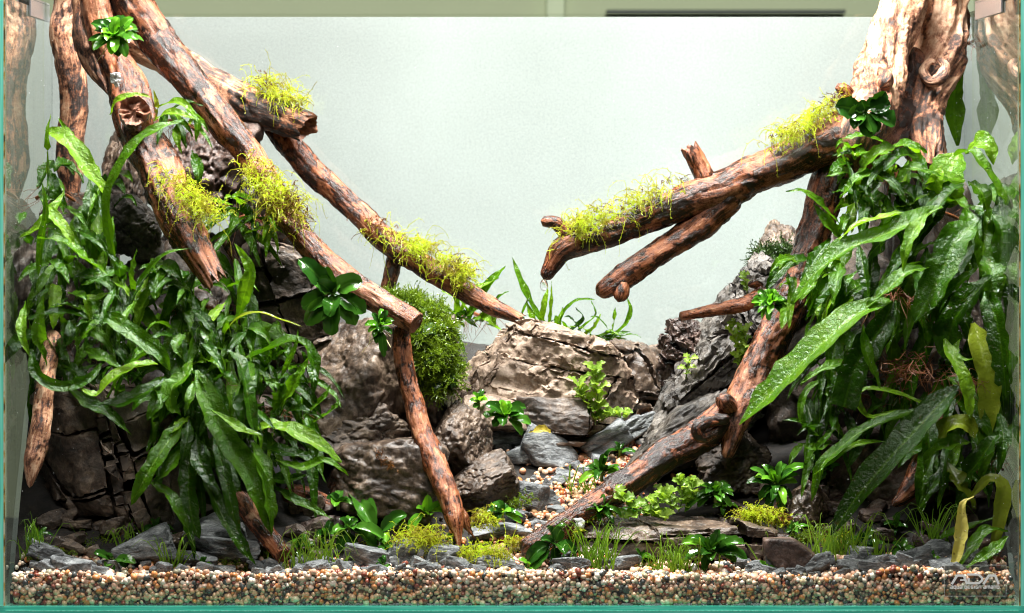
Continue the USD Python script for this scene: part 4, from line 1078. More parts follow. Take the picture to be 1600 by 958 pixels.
fern('A', 'long leaved fern against the left glass below the upright branch', (85, 300), 0.1)
fern('B', 'fern whose leaves arch out over the pale pointed stick, left', (130, 520), 0.085)
fern('C', 'big fern with wet leaves hanging to the gravel, middle of the left thicket', (315, 590), 0.06)
fern('D', 'fern with leaves spreading right over the shaded log, left thicket', (420, 640), 0.075)
fern('E', 'fern in shade under the broken log tip, upper left thicket', (320, 480), 0.10)
fern('F', 'small fern tuft between the mossy logs, upper left', (275, 190), 0.13)
fern('G', 'narrow leaved fern behind the bright moss of the long log', (390, 340), 0.13)

# left glass
fl('A', [(72, 205), (100, 215), (125, 245), (150, 282), (170, 306)], 34, .075, 'strap', face=(.2, -.7, .7), m=M_FERNL)
fl('A', [(72, 320), (76, 265), (74, 215), (79, 178)], 13, .08, m=M_FERNL)
fl('A', [(128, 240), (112, 215), (98, 196), (91, 184)], 13, .09, m=M_FERNL)
fl('A', [(182, 420), (168, 335), (178, 278), (205, 232), (245, 200), (292, 186)], 22, .06, 'strap', face=(-.3, -.5, .8), fwd=.0)
fl('A', [(66, 312), (85, 340), (105, 365), (122, 398)], 24, .055, m=M_FERNL)
fl('A', [(76, 262), (84, 295), (82, 330)], 18, .075)
fl('A', [(118, 330), (130, 365), (142, 405)], 24, .07)
fl('A', [(140, 280), (142, 330), (130, 375)], 28, .085)
fl('A', [(168, 428), (130, 402), (95, 376), (58, 372)], 26, .045, m=M_FERNL)
fl('A', [(60, 440), (64, 380), (72, 330), (66, 285)], 14, .05, m=M_FERNL)
fl('A', [(100, 300), (80, 330), (62, 352), (30, 372)], 20, .06, m=M_FERNL)
fl('A', [(208, 470), (203, 425), (214, 388)], 24, .06)
fl('A', [(188, 440), (185, 415), (168, 396)], 22, .06)
fl('B', [(186, 422), (155, 434), (128, 446)], 22, .06)
fl('B', [(178, 455), (150, 466), (136, 468), (140, 492), (148, 516)], 13, .05, m=M_FERNL, fwd=0, bulge=0)
fl('B', [(136, 497), (102, 488), (68, 492), (40, 500)], 22, .045, 'strap', face=(0, -.25, 1))
fl('B', [(130, 486), (105, 476), (80, 478)], 16, .05, face=(0, -.25, 1))
fl('B', [(180, 505), (152, 506), (130, 524), (120, 548)], 26, .05, face=(0, -.35, 1), m=M_FERNL)
fl('B', [(148, 491), (185, 506), (220, 530), (250, 552), (266, 580)], 30, .04, 'strap')
fl('B', [(73, 572), (62, 535), (62, 495), (68, 460)], 26, .035)
fl('B', [(48, 545), (58, 585), (95, 604), (138, 592), (160, 566)], 17, .03, 'strap', face=(0, -.8, .5), fwd=0)
fl('B', [(108, 500), (108, 530), (85, 556)], 18, .06)
fl('B', [(85, 560), (120, 582), (152, 606)], 22, .055)
fl('B', [(126, 545), (162, 560), (194, 578)], 26, .055)
fl('B', [(100, 600), (135, 628), (175, 650), (205, 680)], 26, .05)
fl('B', [(40, 470), (34, 520), (48, 560)], 16, .035, m=M_FERNL)
# the big fern
fl('C', [(246, 568), (205, 575), (175, 592), (150, 618), (126, 606)], 26, .035, 'strap', face=(0, -.45, .9), m=M_FERNL)
fl('C', [(262, 592), (225, 614), (188, 630), (145, 634)], 34, .04, 'strap', face=(0, -.6, .8))
fl('C', [(300, 560), (288, 588), (268, 606), (268, 636), (284, 650)], 34, .04, m=M_FERNL, fwd=.004)
fl('C', [(308, 578), (328, 632), (358, 694), (398, 752), (424, 834)], 42, .03, 'strap', face=(.1, -.75, .65), m=M_FERN, wave=.14)
fl('C', [(306, 592), (296, 622), (288, 650)], 15, .03)
fl('C', [(296, 650), (276, 668), (260, 682)], 17, .04, m=M_FERNL)
fl('C', [(296, 655), (291, 690), (284, 724)], 22, .035)
fl('C', [(285, 660), (250, 708), (226, 748), (204, 790)], 28, .03, 'strap', m=M_FERNL)
fl('C', [(288, 685), (266, 728), (238, 760)], 25, .035)
fl('C', [(236, 755), (262, 772), (280, 802), (302, 856)], 22, .03, 'strap', face=(0, -.45, .9))
fl('C', [(306, 676), (312, 718), (328, 750), (346, 768)], 30, .025)
fl('C', [(298, 690), (294, 758), (300, 810), (312, 842)], 30, .035, 'strap')
fl('C', [(336, 680), (350, 740), (362, 792), (374, 850)], 22, .03, 'strap')
fl('C', [(316, 730), (338, 786), (362, 830), (400, 884)], 24, .025, 'strap', face=(.2, -.6, .8))
fl('C', [(268, 768), (284, 800), (300, 846), (304, 874)], 16, .03)
fl('C', [(330, 640), (380, 672), (404, 680), (408, 702)], 16, .018, m=M_FERNL)
fl('C', [(355, 548), (375, 566), (386, 608), (392, 650), (401, 694)], 25, .03, 'strap', face=(.2, -.5, .85))
fl('C', [(380, 600), (382, 650), (378, 690)], 40, .045)
fl('C', [(395, 690), (410, 730), (420, 790), (424, 838)], 30, .03, 'strap', face=(.4, -.5, .8))
fl('C', [(310, 600), (270, 640), (240, 660)], 24, .05)
fl('C', [(330, 600), (352, 585), (372, 600)], 18, .05)
# right spread
fl('D', [(396, 668), (440, 668), (490, 690), (534, 722)], 32, .035, 'strap', face=(0, -.45, .9), m=M_FERNL)
fl('D', [(430, 718), (470, 730), (512, 720), (545, 744)], 16, .04, m=M_FERNL)
fl('D', [(380, 562), (420, 545), (456, 532), (482, 546), (497, 596)], 32, .06, 'strap', face=(0, -.4, .9))
fl('D', [(432, 600), (448, 572), (462, 540), (466, 514)], 10, .05, m=M_FERNL)
fl('D', [(436, 648), (458, 602), (482, 560)], 28, .045, m=M_FERNL)
fl('D', [(478, 566), (490, 590), (488, 624)], 13, .045)
fl('D', [(468, 655), (500, 628), (518, 600)], 14, .045, m=M_FERNL)
fl('D', [(490, 660), (520, 640), (532, 622)], 15, .045, m=M_FERNL)
fl('D', [(428, 644), (436, 606), (412, 594)], 22, .05)
fl('D', [(410, 590), (425, 560), (440, 530)], 28, .07)
fl('D', [(400, 740), (440, 750), (480, 742)], 24, .055)
fl('D', [(420, 755), (450, 775), (500, 800), (520, 812)], 20, .05)
fl('D', [(400, 700), (440, 705), (500, 720)], 26, .06)
fl('D', [(440, 645), (470, 640), (505, 655)], 22, .05)
# upper shade
fl('E', [(370, 505), (382, 460), (390, 420), (366, 380)], 26, .055, m=M_FERNL, face=(-.2, -.8, .5))
fl('E', [(345, 530), (368, 500), (402, 488), (440, 500), (472, 510)], 10, .05, m=M_OLIVE)
fl('E', [(298, 480), (322, 502), (345, 538)], 20, .055)
fl('E', [(312, 502), (326, 530), (326, 566)], 20, .05, m=M_FERNL)
fl('E', [(318, 560), (342, 566), (352, 592)], 18, .045, m=M_FERNL)
fl('E', [(290, 520), (275, 540), (285, 560)], 18, .055)
fl('E', [(200, 470), (225, 430), (262, 395), (300, 388)], 10, .06)
fl('E', [(300, 430), (292, 380), (288, 350)], 12, .08)
fl('F', [(258, 215), (262, 240), (280, 270), (286, 285)], 18, .12, m=M_FERNL)
fl('F', [(246, 168), (275, 158), (298, 172), (312, 190)], 14, .12, m=M_FERNL)
fl('F', [(240, 190), (262, 176), (300, 182), (318, 188)], 14, .115, m=M_FERNL)
fl('F', [(290, 170), (308, 190), (306, 222)], 14, .12, m=M_FERNL)
fl('F', [(280, 190), (276, 215), (284, 240)], 14, .12, m=M_FERNL)
fl('F', [(244, 195), (246, 168), (240, 140)], 10, .125, m=M_OLIVE)
fl('F', [(172, 180), (182, 158), (210, 148), (238, 152)], 11, .09, m=M_FERNL, fwd=0)
fl('F', [(262, 176), (290, 160), (318, 165)], 12, .125)
fl('F', [(300, 235), (310, 268), (306, 300)], 18, .125)
wild('F', 8, (250, 165, 300, 200), (40, 75), (10, 16), (.12, .14), (-20, 50), seed=3, light=.6)
wild('G', 26, (360, 320, 430, 360), (60, 110), (11, 18), (.10, .13), (200, 60), seed=4, light=.45, droop=.6)
fl('G', [(380, 365), (410, 358), (440, 362)], 13, .10, m=M_FERNL)
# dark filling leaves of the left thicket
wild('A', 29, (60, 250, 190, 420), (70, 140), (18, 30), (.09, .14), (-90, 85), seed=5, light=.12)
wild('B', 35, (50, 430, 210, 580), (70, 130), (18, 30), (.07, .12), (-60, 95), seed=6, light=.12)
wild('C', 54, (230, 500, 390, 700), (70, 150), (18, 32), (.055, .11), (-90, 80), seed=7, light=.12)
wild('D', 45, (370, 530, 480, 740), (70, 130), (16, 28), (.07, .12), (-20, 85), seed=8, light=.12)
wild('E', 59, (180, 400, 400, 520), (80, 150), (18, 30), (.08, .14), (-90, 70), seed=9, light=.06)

# right thicket
fern('H', 'fern with pale broad leaves at the top right of the right thicket', (1475, 335), 0.10)
fern('I', 'fern with glossy toothed leaves crowding over the root at the right', (1370, 260), 0.11)
fern('J', 'fern with the long blade that slants down across the right hand root', (1400, 460), 0.06)
fern('K', 'fern with the long dark blade slanting over the reddish rock', (1500, 590), 0.05)
fern('L', 'old fern with olive and yellowing leaves along the right glass', (1535, 720), 0.06)
fern('M', 'shaded fern with curling thin leaves in the middle of the right thicket', (1350, 620), 0.09)
fern('N', 'single fern blade hanging from the root stock by the right glass', (1490, 60), 0.25)

fl('N', [(1486, 52), (1502, 62), (1504, 90), (1494, 130), (1491, 175), (1496, 228)], 36, .262, 'late', face=(0, -1, .1), fwd=0, bulge=0, m=M_FERN)
fl('H', [(1480, 325), (1478, 300), (1482, 270), (1500, 238)], 64, .11, 'strap', m=M_FERNL, face=(-.1, -.9, .4), fwd=0, wave=.03)
fl('H', [(1455, 318), (1462, 285), (1472, 258)], 34, .10, m=M_FERNL, face=(-.1, -.9, .4))
fl('H', [(1486, 246), (1515, 236), (1538, 262), (1562, 300), (1576, 326)], 26, .07, 'strap', face=(.2, -.3, .9))
fl('H', [(1512, 284), (1534, 300), (1546, 344)], 30, .07, m=M_FERNL)
fl('H', [(1560, 300), (1562, 350), (1548, 386)], 24, .09)
fl('H', [(1508, 240), (1530, 222), (1548, 232), (1552, 258)], 34, .09, m=M_FERNL)
fl('H', [(1472, 322), (1430, 344), (1380, 366), (1325, 388), (1272, 428), (1238, 476)], 42, .05, 'strap', face=(.1, -.35, .92), m=M_FERNL)
fl('H', [(1456, 328), (1430, 358), (1415, 392), (1411, 424)], 26, .035, face=(.1, -.5, .85), m=M_FERNL)
fl('H', [(1525, 345), (1492, 378), (1466, 438), (1428, 505)], 54, .05, 'strap', m=M_FERN, face=(-.1, -.7, .7))
fl('H', [(1440, 330), (1390, 338), (1340, 352), (1290, 392)], 22, .055, m=M_FERNL, face=(0, -.3, .95))
fl('H', [(1545, 330), (1566, 360), (1560, 420), (1548, 450)], 40, .08)
fl('H', [(1535, 400), (1550, 430), (1545, 470)], 44, .07)
fl('J', [(1458, 418), (1420, 424), (1388, 450), (1348, 486)], 30, .04, m=M_FERNL, face=(0, -.35, .95))
fl('J', [(1392, 470), (1340, 490), (1290, 530), (1230, 588), (1182, 636), (1156, 664)], 58, .03, 'strap', face=(-.15, -.6, .8), wave=.05, m=M_FERNL)
fl('J', [(1396, 472), (1372, 520), (1338, 570), (1318, 636)], 46, .045, 'cut', face=(-.1, -.8, .6))
fl('J', [(1348, 508), (1354, 550), (1376, 608)], 18, .035, m=M_FERNL)
fl('J', [(1400, 470), (1380, 520), (1360, 580)], 34, .055)
fl('J', [(1340, 560), (1290, 575), (1250, 600)], 20, .06)
fl('K', [(1496, 602), (1455, 645), (1400, 704), (1342, 772), (1298, 836)], 50, .035, 'strap', face=(-.2, -.7, .7), wave=.05)
fl('K', [(1474, 530), (1490, 562), (1510, 602), (1516, 655)], 24, .035, 'strap', m=M_FERNL)
fl('K', [(1430, 505), (1462, 470), (1500, 440), (1530, 415)], 26, .05)
fl('K', [(1475, 560), (1490, 500), (1530, 450), (1550, 430)], 50, .06, 'strap')
fl('K', [(1540, 455), (1556, 500), (1566, 560), (1572, 624)], 38, .06, 'strap', face=(-.5, -.6, .6))
fl('K', [(1520, 505), (1534, 550), (1546, 605), (1542, 690)], 38, .065, 'strap', m=M_OLIVE)
fl('K', [(1500, 530), (1492, 550), (1504, 562), (1522, 560)], 12, .04, m=M_FERNL)
fl('L', [(1466, 684), (1482, 666), (1508, 662), (1525, 684)], 32, .03, 'strap', m=M_OLIVE, face=(0, -.8, .5), fwd=0)
fl('L', [(1446, 742), (1458, 708), (1490, 694), (1518, 690)], 40, .04, 'strap', face=(0, -.5, .85), m=M_FERNL)
fl('L', [(1495, 760), (1526, 724), (1548, 692), (1562, 676)], 38, .045, 'strap', face=(-.2, -.7, .7))
fl('L', [(1512, 782), (1545, 748), (1566, 762), (1560, 815), (1545, 886)], 30, .035, 'lance', m=M_OLIVE, fwd=0, wave=.12)
fl('L', [(1575, 838), (1548, 862), (1505, 890)], 24, .02, m=M_FERNL)
fl('L', [(1575, 830), (1540, 830), (1510, 870), (1492, 896)], 24, .03)
fl('L', [(1522, 776), (1504, 788), (1502, 830), (1496, 866), (1488, 884), (1466, 898)], 23, .018, 'lance', m=M_YELLOW, fwd=.008, bulge=0, wave=.12)
fl('L', [(1436, 872), (1470, 842), (1512, 824), (1562, 806)], 16, .05)
fl('L', [(1478, 720), (1500, 756), (1525, 795)], 30, .05, m=M_OLIVE)
fl('L', [(1530, 640), (1540, 700), (1530, 760)], 30, .06)
fl('L', [(1560, 640), (1568, 690), (1560, 740)], 26, .05)
fl('M', [(1295, 590), (1262, 608), (1250, 645), (1262, 672), (1286, 682)], 10, .07, 'strap', fwd=0)
fl('M', [(1450, 634), (1400, 614), (1352, 608), (1342, 630), (1360, 652), (1402, 640)], 10, .05, 'strap', m=M_FERNL, fwd=0)
fl('M', [(1432, 640), (1390, 654), (1345, 674), (1310, 702), (1282, 730), (1268, 784)], 22, .045, 'strap', m=M_FERNL, face=(0, -.4, .9), fwd=.004)
fl('M', [(1395, 690), (1340, 694), (1298, 722), (1272, 742)], 11, .05, m=M_FERNL)
fl('M', [(1285, 680), (1250, 660), (1222, 656)], 14, .075)
fl('M', [(1300, 690), (1270, 700), (1240, 690)], 16, .075)
fl('M', [(1265, 720), (1285, 690), (1310, 665)], 16, .07)
fl('I', [(1385, 224), (1350, 212), (1312, 218)], 22, .10, m=M_FERNL)
fl('I', [(1350, 245), (1328, 240), (1300, 243)], 16, .10)
fl('I', [(1342, 294), (1350, 262), (1372, 240), (1400, 228)], 36, .09, 'strap', m=M_FERNL, face=(-.3, -.5, .8))
fl('I', [(1340, 280), (1318, 268), (1290, 276)], 18, .10)
fl('I', [(1318, 356), (1290, 328), (1258, 300), (1228, 300)], 18, .09)
fl('I', [(1320, 384), (1296, 352), (1270, 318)], 24, .09)
fl('I', [(1352, 270), (1362, 305), (1368, 346)], 28, .08, 'lobed', face=(0, -.5, .85))
fl('I', [(1376, 262), (1340, 278), (1312, 310)], 22, .085, m=M_FERNL, face=(0, -.3, .95))
fl('I', [(1395, 268), (1428, 262), (1472, 276)], 18, .085, m=M_FERNL)
fl('I', [(1385, 330), (1420, 318), (1452, 302)], 28, .085)
fl('I', [(1390, 280), (1420, 300), (1440, 330)], 24, .085)
fl('I', [(1380, 235), (1420, 225), (1450, 240)], 20, .10, m=M_FERNL)
fl('I', [(1300, 300), (1330, 298), (1350, 320)], 22, .09)
wild('I', 45, (1310, 230, 1440, 350), (50, 90), (16, 28), (.085, .12), (200, 70), seed=12, light=.4)
wild('H', 45, (1430, 280, 1560, 460), (80, 140), (24, 38), (.08, .13), (-90, 60), seed=13, light=.2)
wild('J', 54, (1280, 370, 1440, 560), (70, 140), (20, 34), (.07, .12), (220, 40), seed=14, light=.15)
wild('K', 32, (1440, 480, 1570, 640), (80, 140), (22, 34), (.07, .12), (-90, 45), seed=15, light=.1)
wild('L', 27, (1450, 640, 1575, 780), (70, 130), (20, 32), (.06, .1), (-90, 40), seed=16, light=.15)
wild('M', 35, (1250, 540, 1430, 700), (60, 120), (12, 22), (.08, .12), (220, 60), seed=17, light=.1)
wild('J', 18, (1225, 400, 1320, 470), (40, 80), (12, 20), (.075, .1), (200, 60), seed=18, light=.5)
# behind the layered rock
fern('O', 'green strap leaved fern at the back, left of the arm tip, above the layered rock', (870, 525), 0.275)
for pth, w in (([(868, 530), (838, 490), (818, 450), (800, 402)], 12), ([(845, 520), (850, 480), (856, 450)], 10), ([(856, 525), (862, 480), (862, 440)], 8), ([(870, 530), (880, 490), (900, 470), (930, 468)], 7),
               ([(890, 530), (918, 505), (932, 490), (924, 470)], 10), ([(900, 535), (930, 510), (938, 490)], 10), ([(955, 530), (960, 500), (962, 480)], 8), ([(940, 538), (975, 510), (985, 485), (980, 465)], 8),
               ([(880, 530), (920, 535), (985, 518)], 12), ([(850, 525), (835, 505), (822, 470)], 10), ([(905, 530), (940, 530), (980, 530)], 12), ([(880, 525), (912, 500), (900, 480)], 12), ([(830, 510), (815, 490), (828, 460)], 9), ([(890, 528), (870, 505), (880, 480)], 10), ([(930, 535), (950, 520), (970, 525)], 10)):
    fl('O', pth, w, .275, 'strap', m=M_FERNL if w < 11 else M_FERN, fwd=.01, bulge=.004)
fern('P', 'light green fern at the back under the slim straight branch', (735, 490), 0.24)
g = np.random.default_rng(99)
for pth, w in (([(730, 500), (760, 450), (790, 415)], 14), ([(720, 490), (740, 455), (780, 435)], 12), ([(735, 500), (720, 470), (690, 455)], 14), ([(745, 500), (770, 480), (800, 490)], 14), ([(720, 500), (700, 485), (680, 480)], 14),
               ([(740, 505), (760, 495), (775, 510)], 16), ([(730, 500), (745, 470), (755, 445)], 12), ([(710, 505), (735, 490), (765, 470)], 14), ([(715, 495), (712, 465), (700, 440)], 10), ([(725, 510), (705, 500), (690, 510)], 16), ([(750, 500), (780, 465), (795, 455)], 10)):
    fl('P', pth, w, .235, 'strap', m=M_FERNL, fwd=.01, bulge=.004)
wild('O', 16, (850, 515, 960, 535), (40, 85), (9, 13), (.268, .28), (80, 45), seed=31, light=.5, droop=.5)
wild('P', 12, (695, 490, 770, 515), (35, 70), (10, 15), (.225, .24), (70, 55), seed=32, light=.7, droop=.5)
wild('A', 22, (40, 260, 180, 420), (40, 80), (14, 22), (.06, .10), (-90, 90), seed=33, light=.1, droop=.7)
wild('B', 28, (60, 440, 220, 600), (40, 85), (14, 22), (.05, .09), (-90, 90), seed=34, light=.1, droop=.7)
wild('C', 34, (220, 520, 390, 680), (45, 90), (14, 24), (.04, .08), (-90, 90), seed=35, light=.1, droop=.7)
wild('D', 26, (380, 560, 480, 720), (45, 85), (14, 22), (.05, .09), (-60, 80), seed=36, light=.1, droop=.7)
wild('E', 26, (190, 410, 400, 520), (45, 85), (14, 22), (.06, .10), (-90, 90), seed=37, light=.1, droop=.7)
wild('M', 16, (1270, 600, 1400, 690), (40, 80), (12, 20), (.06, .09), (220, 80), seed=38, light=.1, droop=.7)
for F in FERNS.values():
    F['t'].done()
print('fern leaves', {k: len(F['t'].parts) - 2 for k, F in FERNS.items()})


# round leaved plants
def rosette(label, at, d, n, ll, wl, seed, up=(0, -0.5, 0.85), young=0.2, name='round_leaved_plant', spread=75, prof='oval', face=None, m1=None, m2=None, tips=None, ground=False, sag=0.25, roots=0):
    """A small rosette: leaves on short stalks round AT. TIPS: photo pixels of leaf tips, else leaves fan out by a golden angle."""
    g = np.random.default_rng(seed)
    t = Thing(name, label, 'plant', 'small round leaved plants')
    c = G(*at, lift=0.002) if ground else P(*at, d)
    dd = c[1]
    upv = unit(up)
    a = unit(np.cross(upv, [0.3, 0.2, 1])); b = np.cross(upv, a)
    st = [tube([c - upv * 0.003, c, c + upv * 0.004], 0.0012, 0.0008, 6)]
    L0 = R(ll, dd)
    items = []
    for k in range(n):
        az = 2.39996 * k + g.normal(0, 0.25)
        el = math.radians(90 - spread * math.sqrt((k + 0.5) / n) - g.normal(0, 6))
        dv = (a * math.cos(az) + b * math.sin(az)) * math.cos(el) + upv * math.sin(el)
        items.append((c + dv * L0 * g.uniform(0.75, 1.2), k))
    for k, q in enumerate(tips or []):
        items.append((P(q[0], q[1], dd - (q[2] if len(q) > 2 else 0.006)), 1000 + k))
    for tip, k in items:
        base = c + upv * g.uniform(0, 0.003)
        v = tip - base; L = np.linalg.norm(v)
        mid = base + v * 0.5 + upv * L * sag * 0.5 + g.normal(0, L * 0.03, 3)
        end = tip - upv * L * sag * 0.35
        w = 0.8 * wl * (L / L0 if k >= 1000 else 1) ** 0.5
        ms, uv = leaf([base, base + (mid - base) * 0.5 + upv * L * 0.03, mid, (mid + end) / 2 + upv * L * 0.05, end], R(w, dd) * g.uniform(0.85, 1.12), g, face=(upv + np.array([0, -0.4, 0.5]) if face is None else np.array(face)) + g.normal(0, 0.22, 3), prof=prof, cup=g.uniform(0.1, 0.35), wave=0.05, nseg=13, nac=3, twist=g.normal(0, 0.3))
        yg = young + (0.35 if k < n * 0.25 and n > 6 else 0)
        t.add('leaf', ms, (m2 or M_ANUBL) if g.random() < yg else (m1 or M_ANUB), uv=uv)
    for k in range(roots):
        e = c + np.array([g.normal(0, 0.007), -0.004, -abs(g.normal(0.009, 0.004))])
        t.add('root', tube([c, (c + e) / 2 + g.normal(0, 0.0015, 3), e], 0.0004, 0.0002, 5), M_PALEROOT)
    t.add('stem', join(st), M_GSTEM)
    t.done()


rosette('bright small leaved clump tied on top of the broken log, upper left', (178, 62), .10, 30, 40, 25, 1, young=.45, up=(0, -.75, .65), roots=5, spread=95)
rosette('large dark glossy plant on the lower part of the long sawn log', (520, 462), .058, 2, 40, 34, 2, young=.0, face=(0, -1, .35), up=(0, -.85, .5), roots=4,
        tips=[(466, 402), (505, 415), (566, 438), (572, 486), (518, 522), (478, 505), (472, 480), (556, 506), (500, 500), (490, 436), (530, 440)])
rosette('small bright rosette hanging just left of the sawn log end', (594, 512), .06, 12, 27, 14, 3, young=.45, up=(0, -.8, .55), roots=5, tips=[(570, 508), (575, 518), (606, 484), (600, 556), (588, 536), (616, 500)])
rosette('rosette of large oval dark leaves on the root stock below the pale wood', (1352, 176), .085, 1, 22, 28, 4, young=.0, up=(0, -.9, .4), roots=0, face=(0, -1, .3), sag=.1,
        tips=[(1305, 166), (1326, 182), (1345, 156), (1384, 142), (1392, 164), (1398, 196), (1360, 214), (1334, 202), (1372, 206)])
rosette('compact bright clump in the crook of the right hand root and its twig', (1205, 478), .085, 34, 30, 15, 5, young=.4, up=(0, -.7, .7), spread=95)
rosette('glossy dark plant beside the reddish stone at the left front', (545, 828), .045, 5, 30, 22, 6, young=.05, up=(0, -.6, .8), tips=[(522, 835), (560, 812), (575, 845), (530, 858), (556, 872), (600, 838), (588, 860)])
rosette('plant with one long dark leaf lying toward the dark slate, left of the stick', (590, 842), .05, 2, 30, 22, 7, young=.1, tips=[(636, 800, .0), (608, 848), (570, 830), (560, 780, -.01), (612, 870), (548, 765, -.02)], ground=False)
rosette('light green seedling right behind the bright moss left of the stick', (668, 806), .06, 2, 24, 18, 8, young=.8, tips=[(668, 770), (695, 786), (650, 792), (640, 830), (700, 800)])
rosette('dark glossy plant in front of the path slab, right of the stick', (785, 806), .06, 6, 28, 18, 9, young=.25, up=(0, -.5, .85), tips=[(760, 798), (806, 800), (815, 815), (772, 822)])
rosette('green clump at the foot of the broad layered rock', (790, 655), .155, 8, 32, 22, 10, young=.2, tips=[(758, 630), (770, 665), (812, 640), (830, 660), (752, 655), (800, 630), (815, 678)], up=(0, -.6, .8))
single('fallen_leaf', leaf(px_path([(826, 676), (838, 674), (850, 672), (860, 676)], .15, 0, 0.003), R(15, .15), np.random.default_rng(3), prof='oval', face=(0, -.6, .8), cup=.35)[0], M_YELLOW, 'yellow rounded leaf at the foot of the broad layered rock', 'leaf')
rosette('rounded light leaved plant beside the lying log on the gravel path', (940, 745), .085, 9, 32, 17, 11, young=.45, up=(0, -.4, .9), tips=[(905, 752), (968, 725), (945, 705), (955, 700), (925, 735), (975, 740)])
rosette('dense dark green clump in front of the lying log above the slab', (938, 802), .05, 26, 30, 15, 12, young=.02, up=(0, -.5, .85), spread=90)
rosette('glossy plant with long leaves at the foot of the lying log', (866, 852), .03, 2, 36, 26, 13, young=.0, up=(0, -.5, .85), tips=[(822, 878), (858, 838), (884, 818), (868, 886), (845, 842), (900, 862), (822, 895)])
rosette('light pointed seedling standing at the gravel edge below the log foot', (826, 888), .02, 1, 22, 14, 14, young=1.0, tips=[(822, 876), (832, 898)])
rosette('glossy plant in front of the slab with a curling root', (1110, 866), .025, 8, 34, 22, 15, young=.08, up=(0, -.55, .85), tips=[(1080, 838), (1066, 846), (1124, 824), (1138, 838), (1164, 846), (1168, 870), (1100, 890), (1150, 876), (1090, 862), (1070, 872)])
rosette('dark upright leaved clump on the back of the slab', (1118, 778), .07, 18, 34, 17, 16, young=.08, up=(0, -.4, .9), tips=[(1090, 790), (1070, 795), (1136, 760), (1122, 756), (1142, 790)])
rosette('dark plant with bright young centre below the forked root', (1212, 760), .075, 12, 42, 19, 17, young=.25, up=(0, -.65, .75), tips=[(1172, 728), (1166, 752), (1196, 724), (1246, 752), (1250, 740), (1238, 780), (1186, 778), (1200, 798), (1222, 800), (1264, 725)])
rosette('lone pair of glossy green leaves in the gravel, left front', (176, 878), .025, 1, 20, 18, 18, young=.0, up=(0, -.6, .8), tips=[(146, 862), (164, 884), (212, 878), (172, 898), (196, 886)])
rosette('dark leaves behind the slanting slate slab, left front', (258, 848), .05, 5, 30, 18, 19, young=.1, tips=[(230, 840), (268, 828), (280, 850)])
rosette('glossy dark plant behind the grass at the right front', (1350, 852), .045, 4, 30, 20, 20, young=.1, up=(0, -.6, .8), tips=[(1320, 848), (1372, 862), (1340, 830), (1384, 850)])
rosette('sprig of bright rounded leaves behind the cushion moss foot', (748, 632), .165, 8, 22, 14, 21, young=.6)
rosette('dark shiny leaves in the shade right of the bright centred plant', (1288, 740), .085, 7, 34, 18, 22, young=.1, up=(0, -.6, .8))
rosette('deep green plant at the shaded left end of the dark boulder', (528, 790), .06, 3, 30, 20, 23, young=.05, tips=[(545, 778), (555, 790), (510, 778)])


EX = [('small dark rosette on the gravel between the two front mosses', (712, 846), 4, 24, 16, (0, -.5, .85), .15), ('little bright rosette under the large slate block, left front', (318, 892), 5, 18, 11, (0, -.5, .85), .5),
      ('dark rosette among slates below the reddish stones', (470, 866), 7, 26, 16, (0, -.5, .85), .1), ('glossy rosette behind the pale slate piece, left of the front moss', (604, 862), 6, 30, 20, (0, -.6, .8), .1),
      ('low dark rosette on the slab behind its left edge', (985, 812), 8, 22, 13, (0, -.4, .9), .2), ('small rosette in the gap between slab and grass', (1000, 880), 6, 24, 14, (0, -.6, .8), .25),
      ('bright little rosette on the path beside the upright slate slab', (806, 780), 6, 22, 13, (0, -.5, .85), .6), ('small dark rosette below the crumbly pale stone', (1240, 838), 6, 24, 14, (0, -.5, .85), .1),
      ('dark rosette among slates right of the bright grass', (1410, 868), 6, 24, 15, (0, -.6, .8), .1), ('small rosette near the glass behind the yellow leaf tip', (1455, 880), 5, 20, 12, (0, -.6, .8), .3),
      ('green rosette under the snout of the curved stick', (1400, 830), 7, 26, 14, (0, -.5, .85), .15), ('bright rosette in the dark below the lying log', (1130, 800), 7, 22, 12, (0, -.5, .9), .6)]
EX += [('tiny rosette left of the tall grass by the log foot', (884, 884), 5, 18, 10, (0, -.6, .8), .3), ('dark rosette between the pale slate piece and the dark slate block', (598, 892), 5, 20, 12, (0, -.6, .8), .1),
       ('small bright rosette on the path above the large slate slab', (838, 690), 6, 20, 11, (0, -.5, .9), .6), ('dark rosette on the right of the path below the pale slab face', (968, 716), 6, 24, 13, (0, -.5, .9), .15),
       ('little rosette by the sunken slate right of the slab plant', (1196, 896), 5, 18, 10, (0, -.6, .8), .4), ('dark rosette on the rubble below the bright centred plant', (1180, 812), 6, 24, 14, (0, -.5, .9), .1),
       ('leafy rosette in the rubble left of the large slate block', (244, 836), 7, 26, 15, (0, -.6, .8), .1), ('small rosette in the rubble by the left glass', (60, 846), 6, 22, 12, (0, -.6, .8), .2),
       ('dark rosette behind the glossy plant beside the reddish stone', (510, 846), 7, 28, 17, (0, -.6, .8), .1), ('tall dark rosette behind the wide grass, left of the stick', (640, 826), 6, 30, 18, (0, -.5, .85), .15)]
for k, (lab, at, n_, ll, wl, up_, yg) in enumerate(EX):
    rosette(lab, at, .05, n_, ll, wl, 60 + k, young=yg, up=up_, ground=True, spread=85)


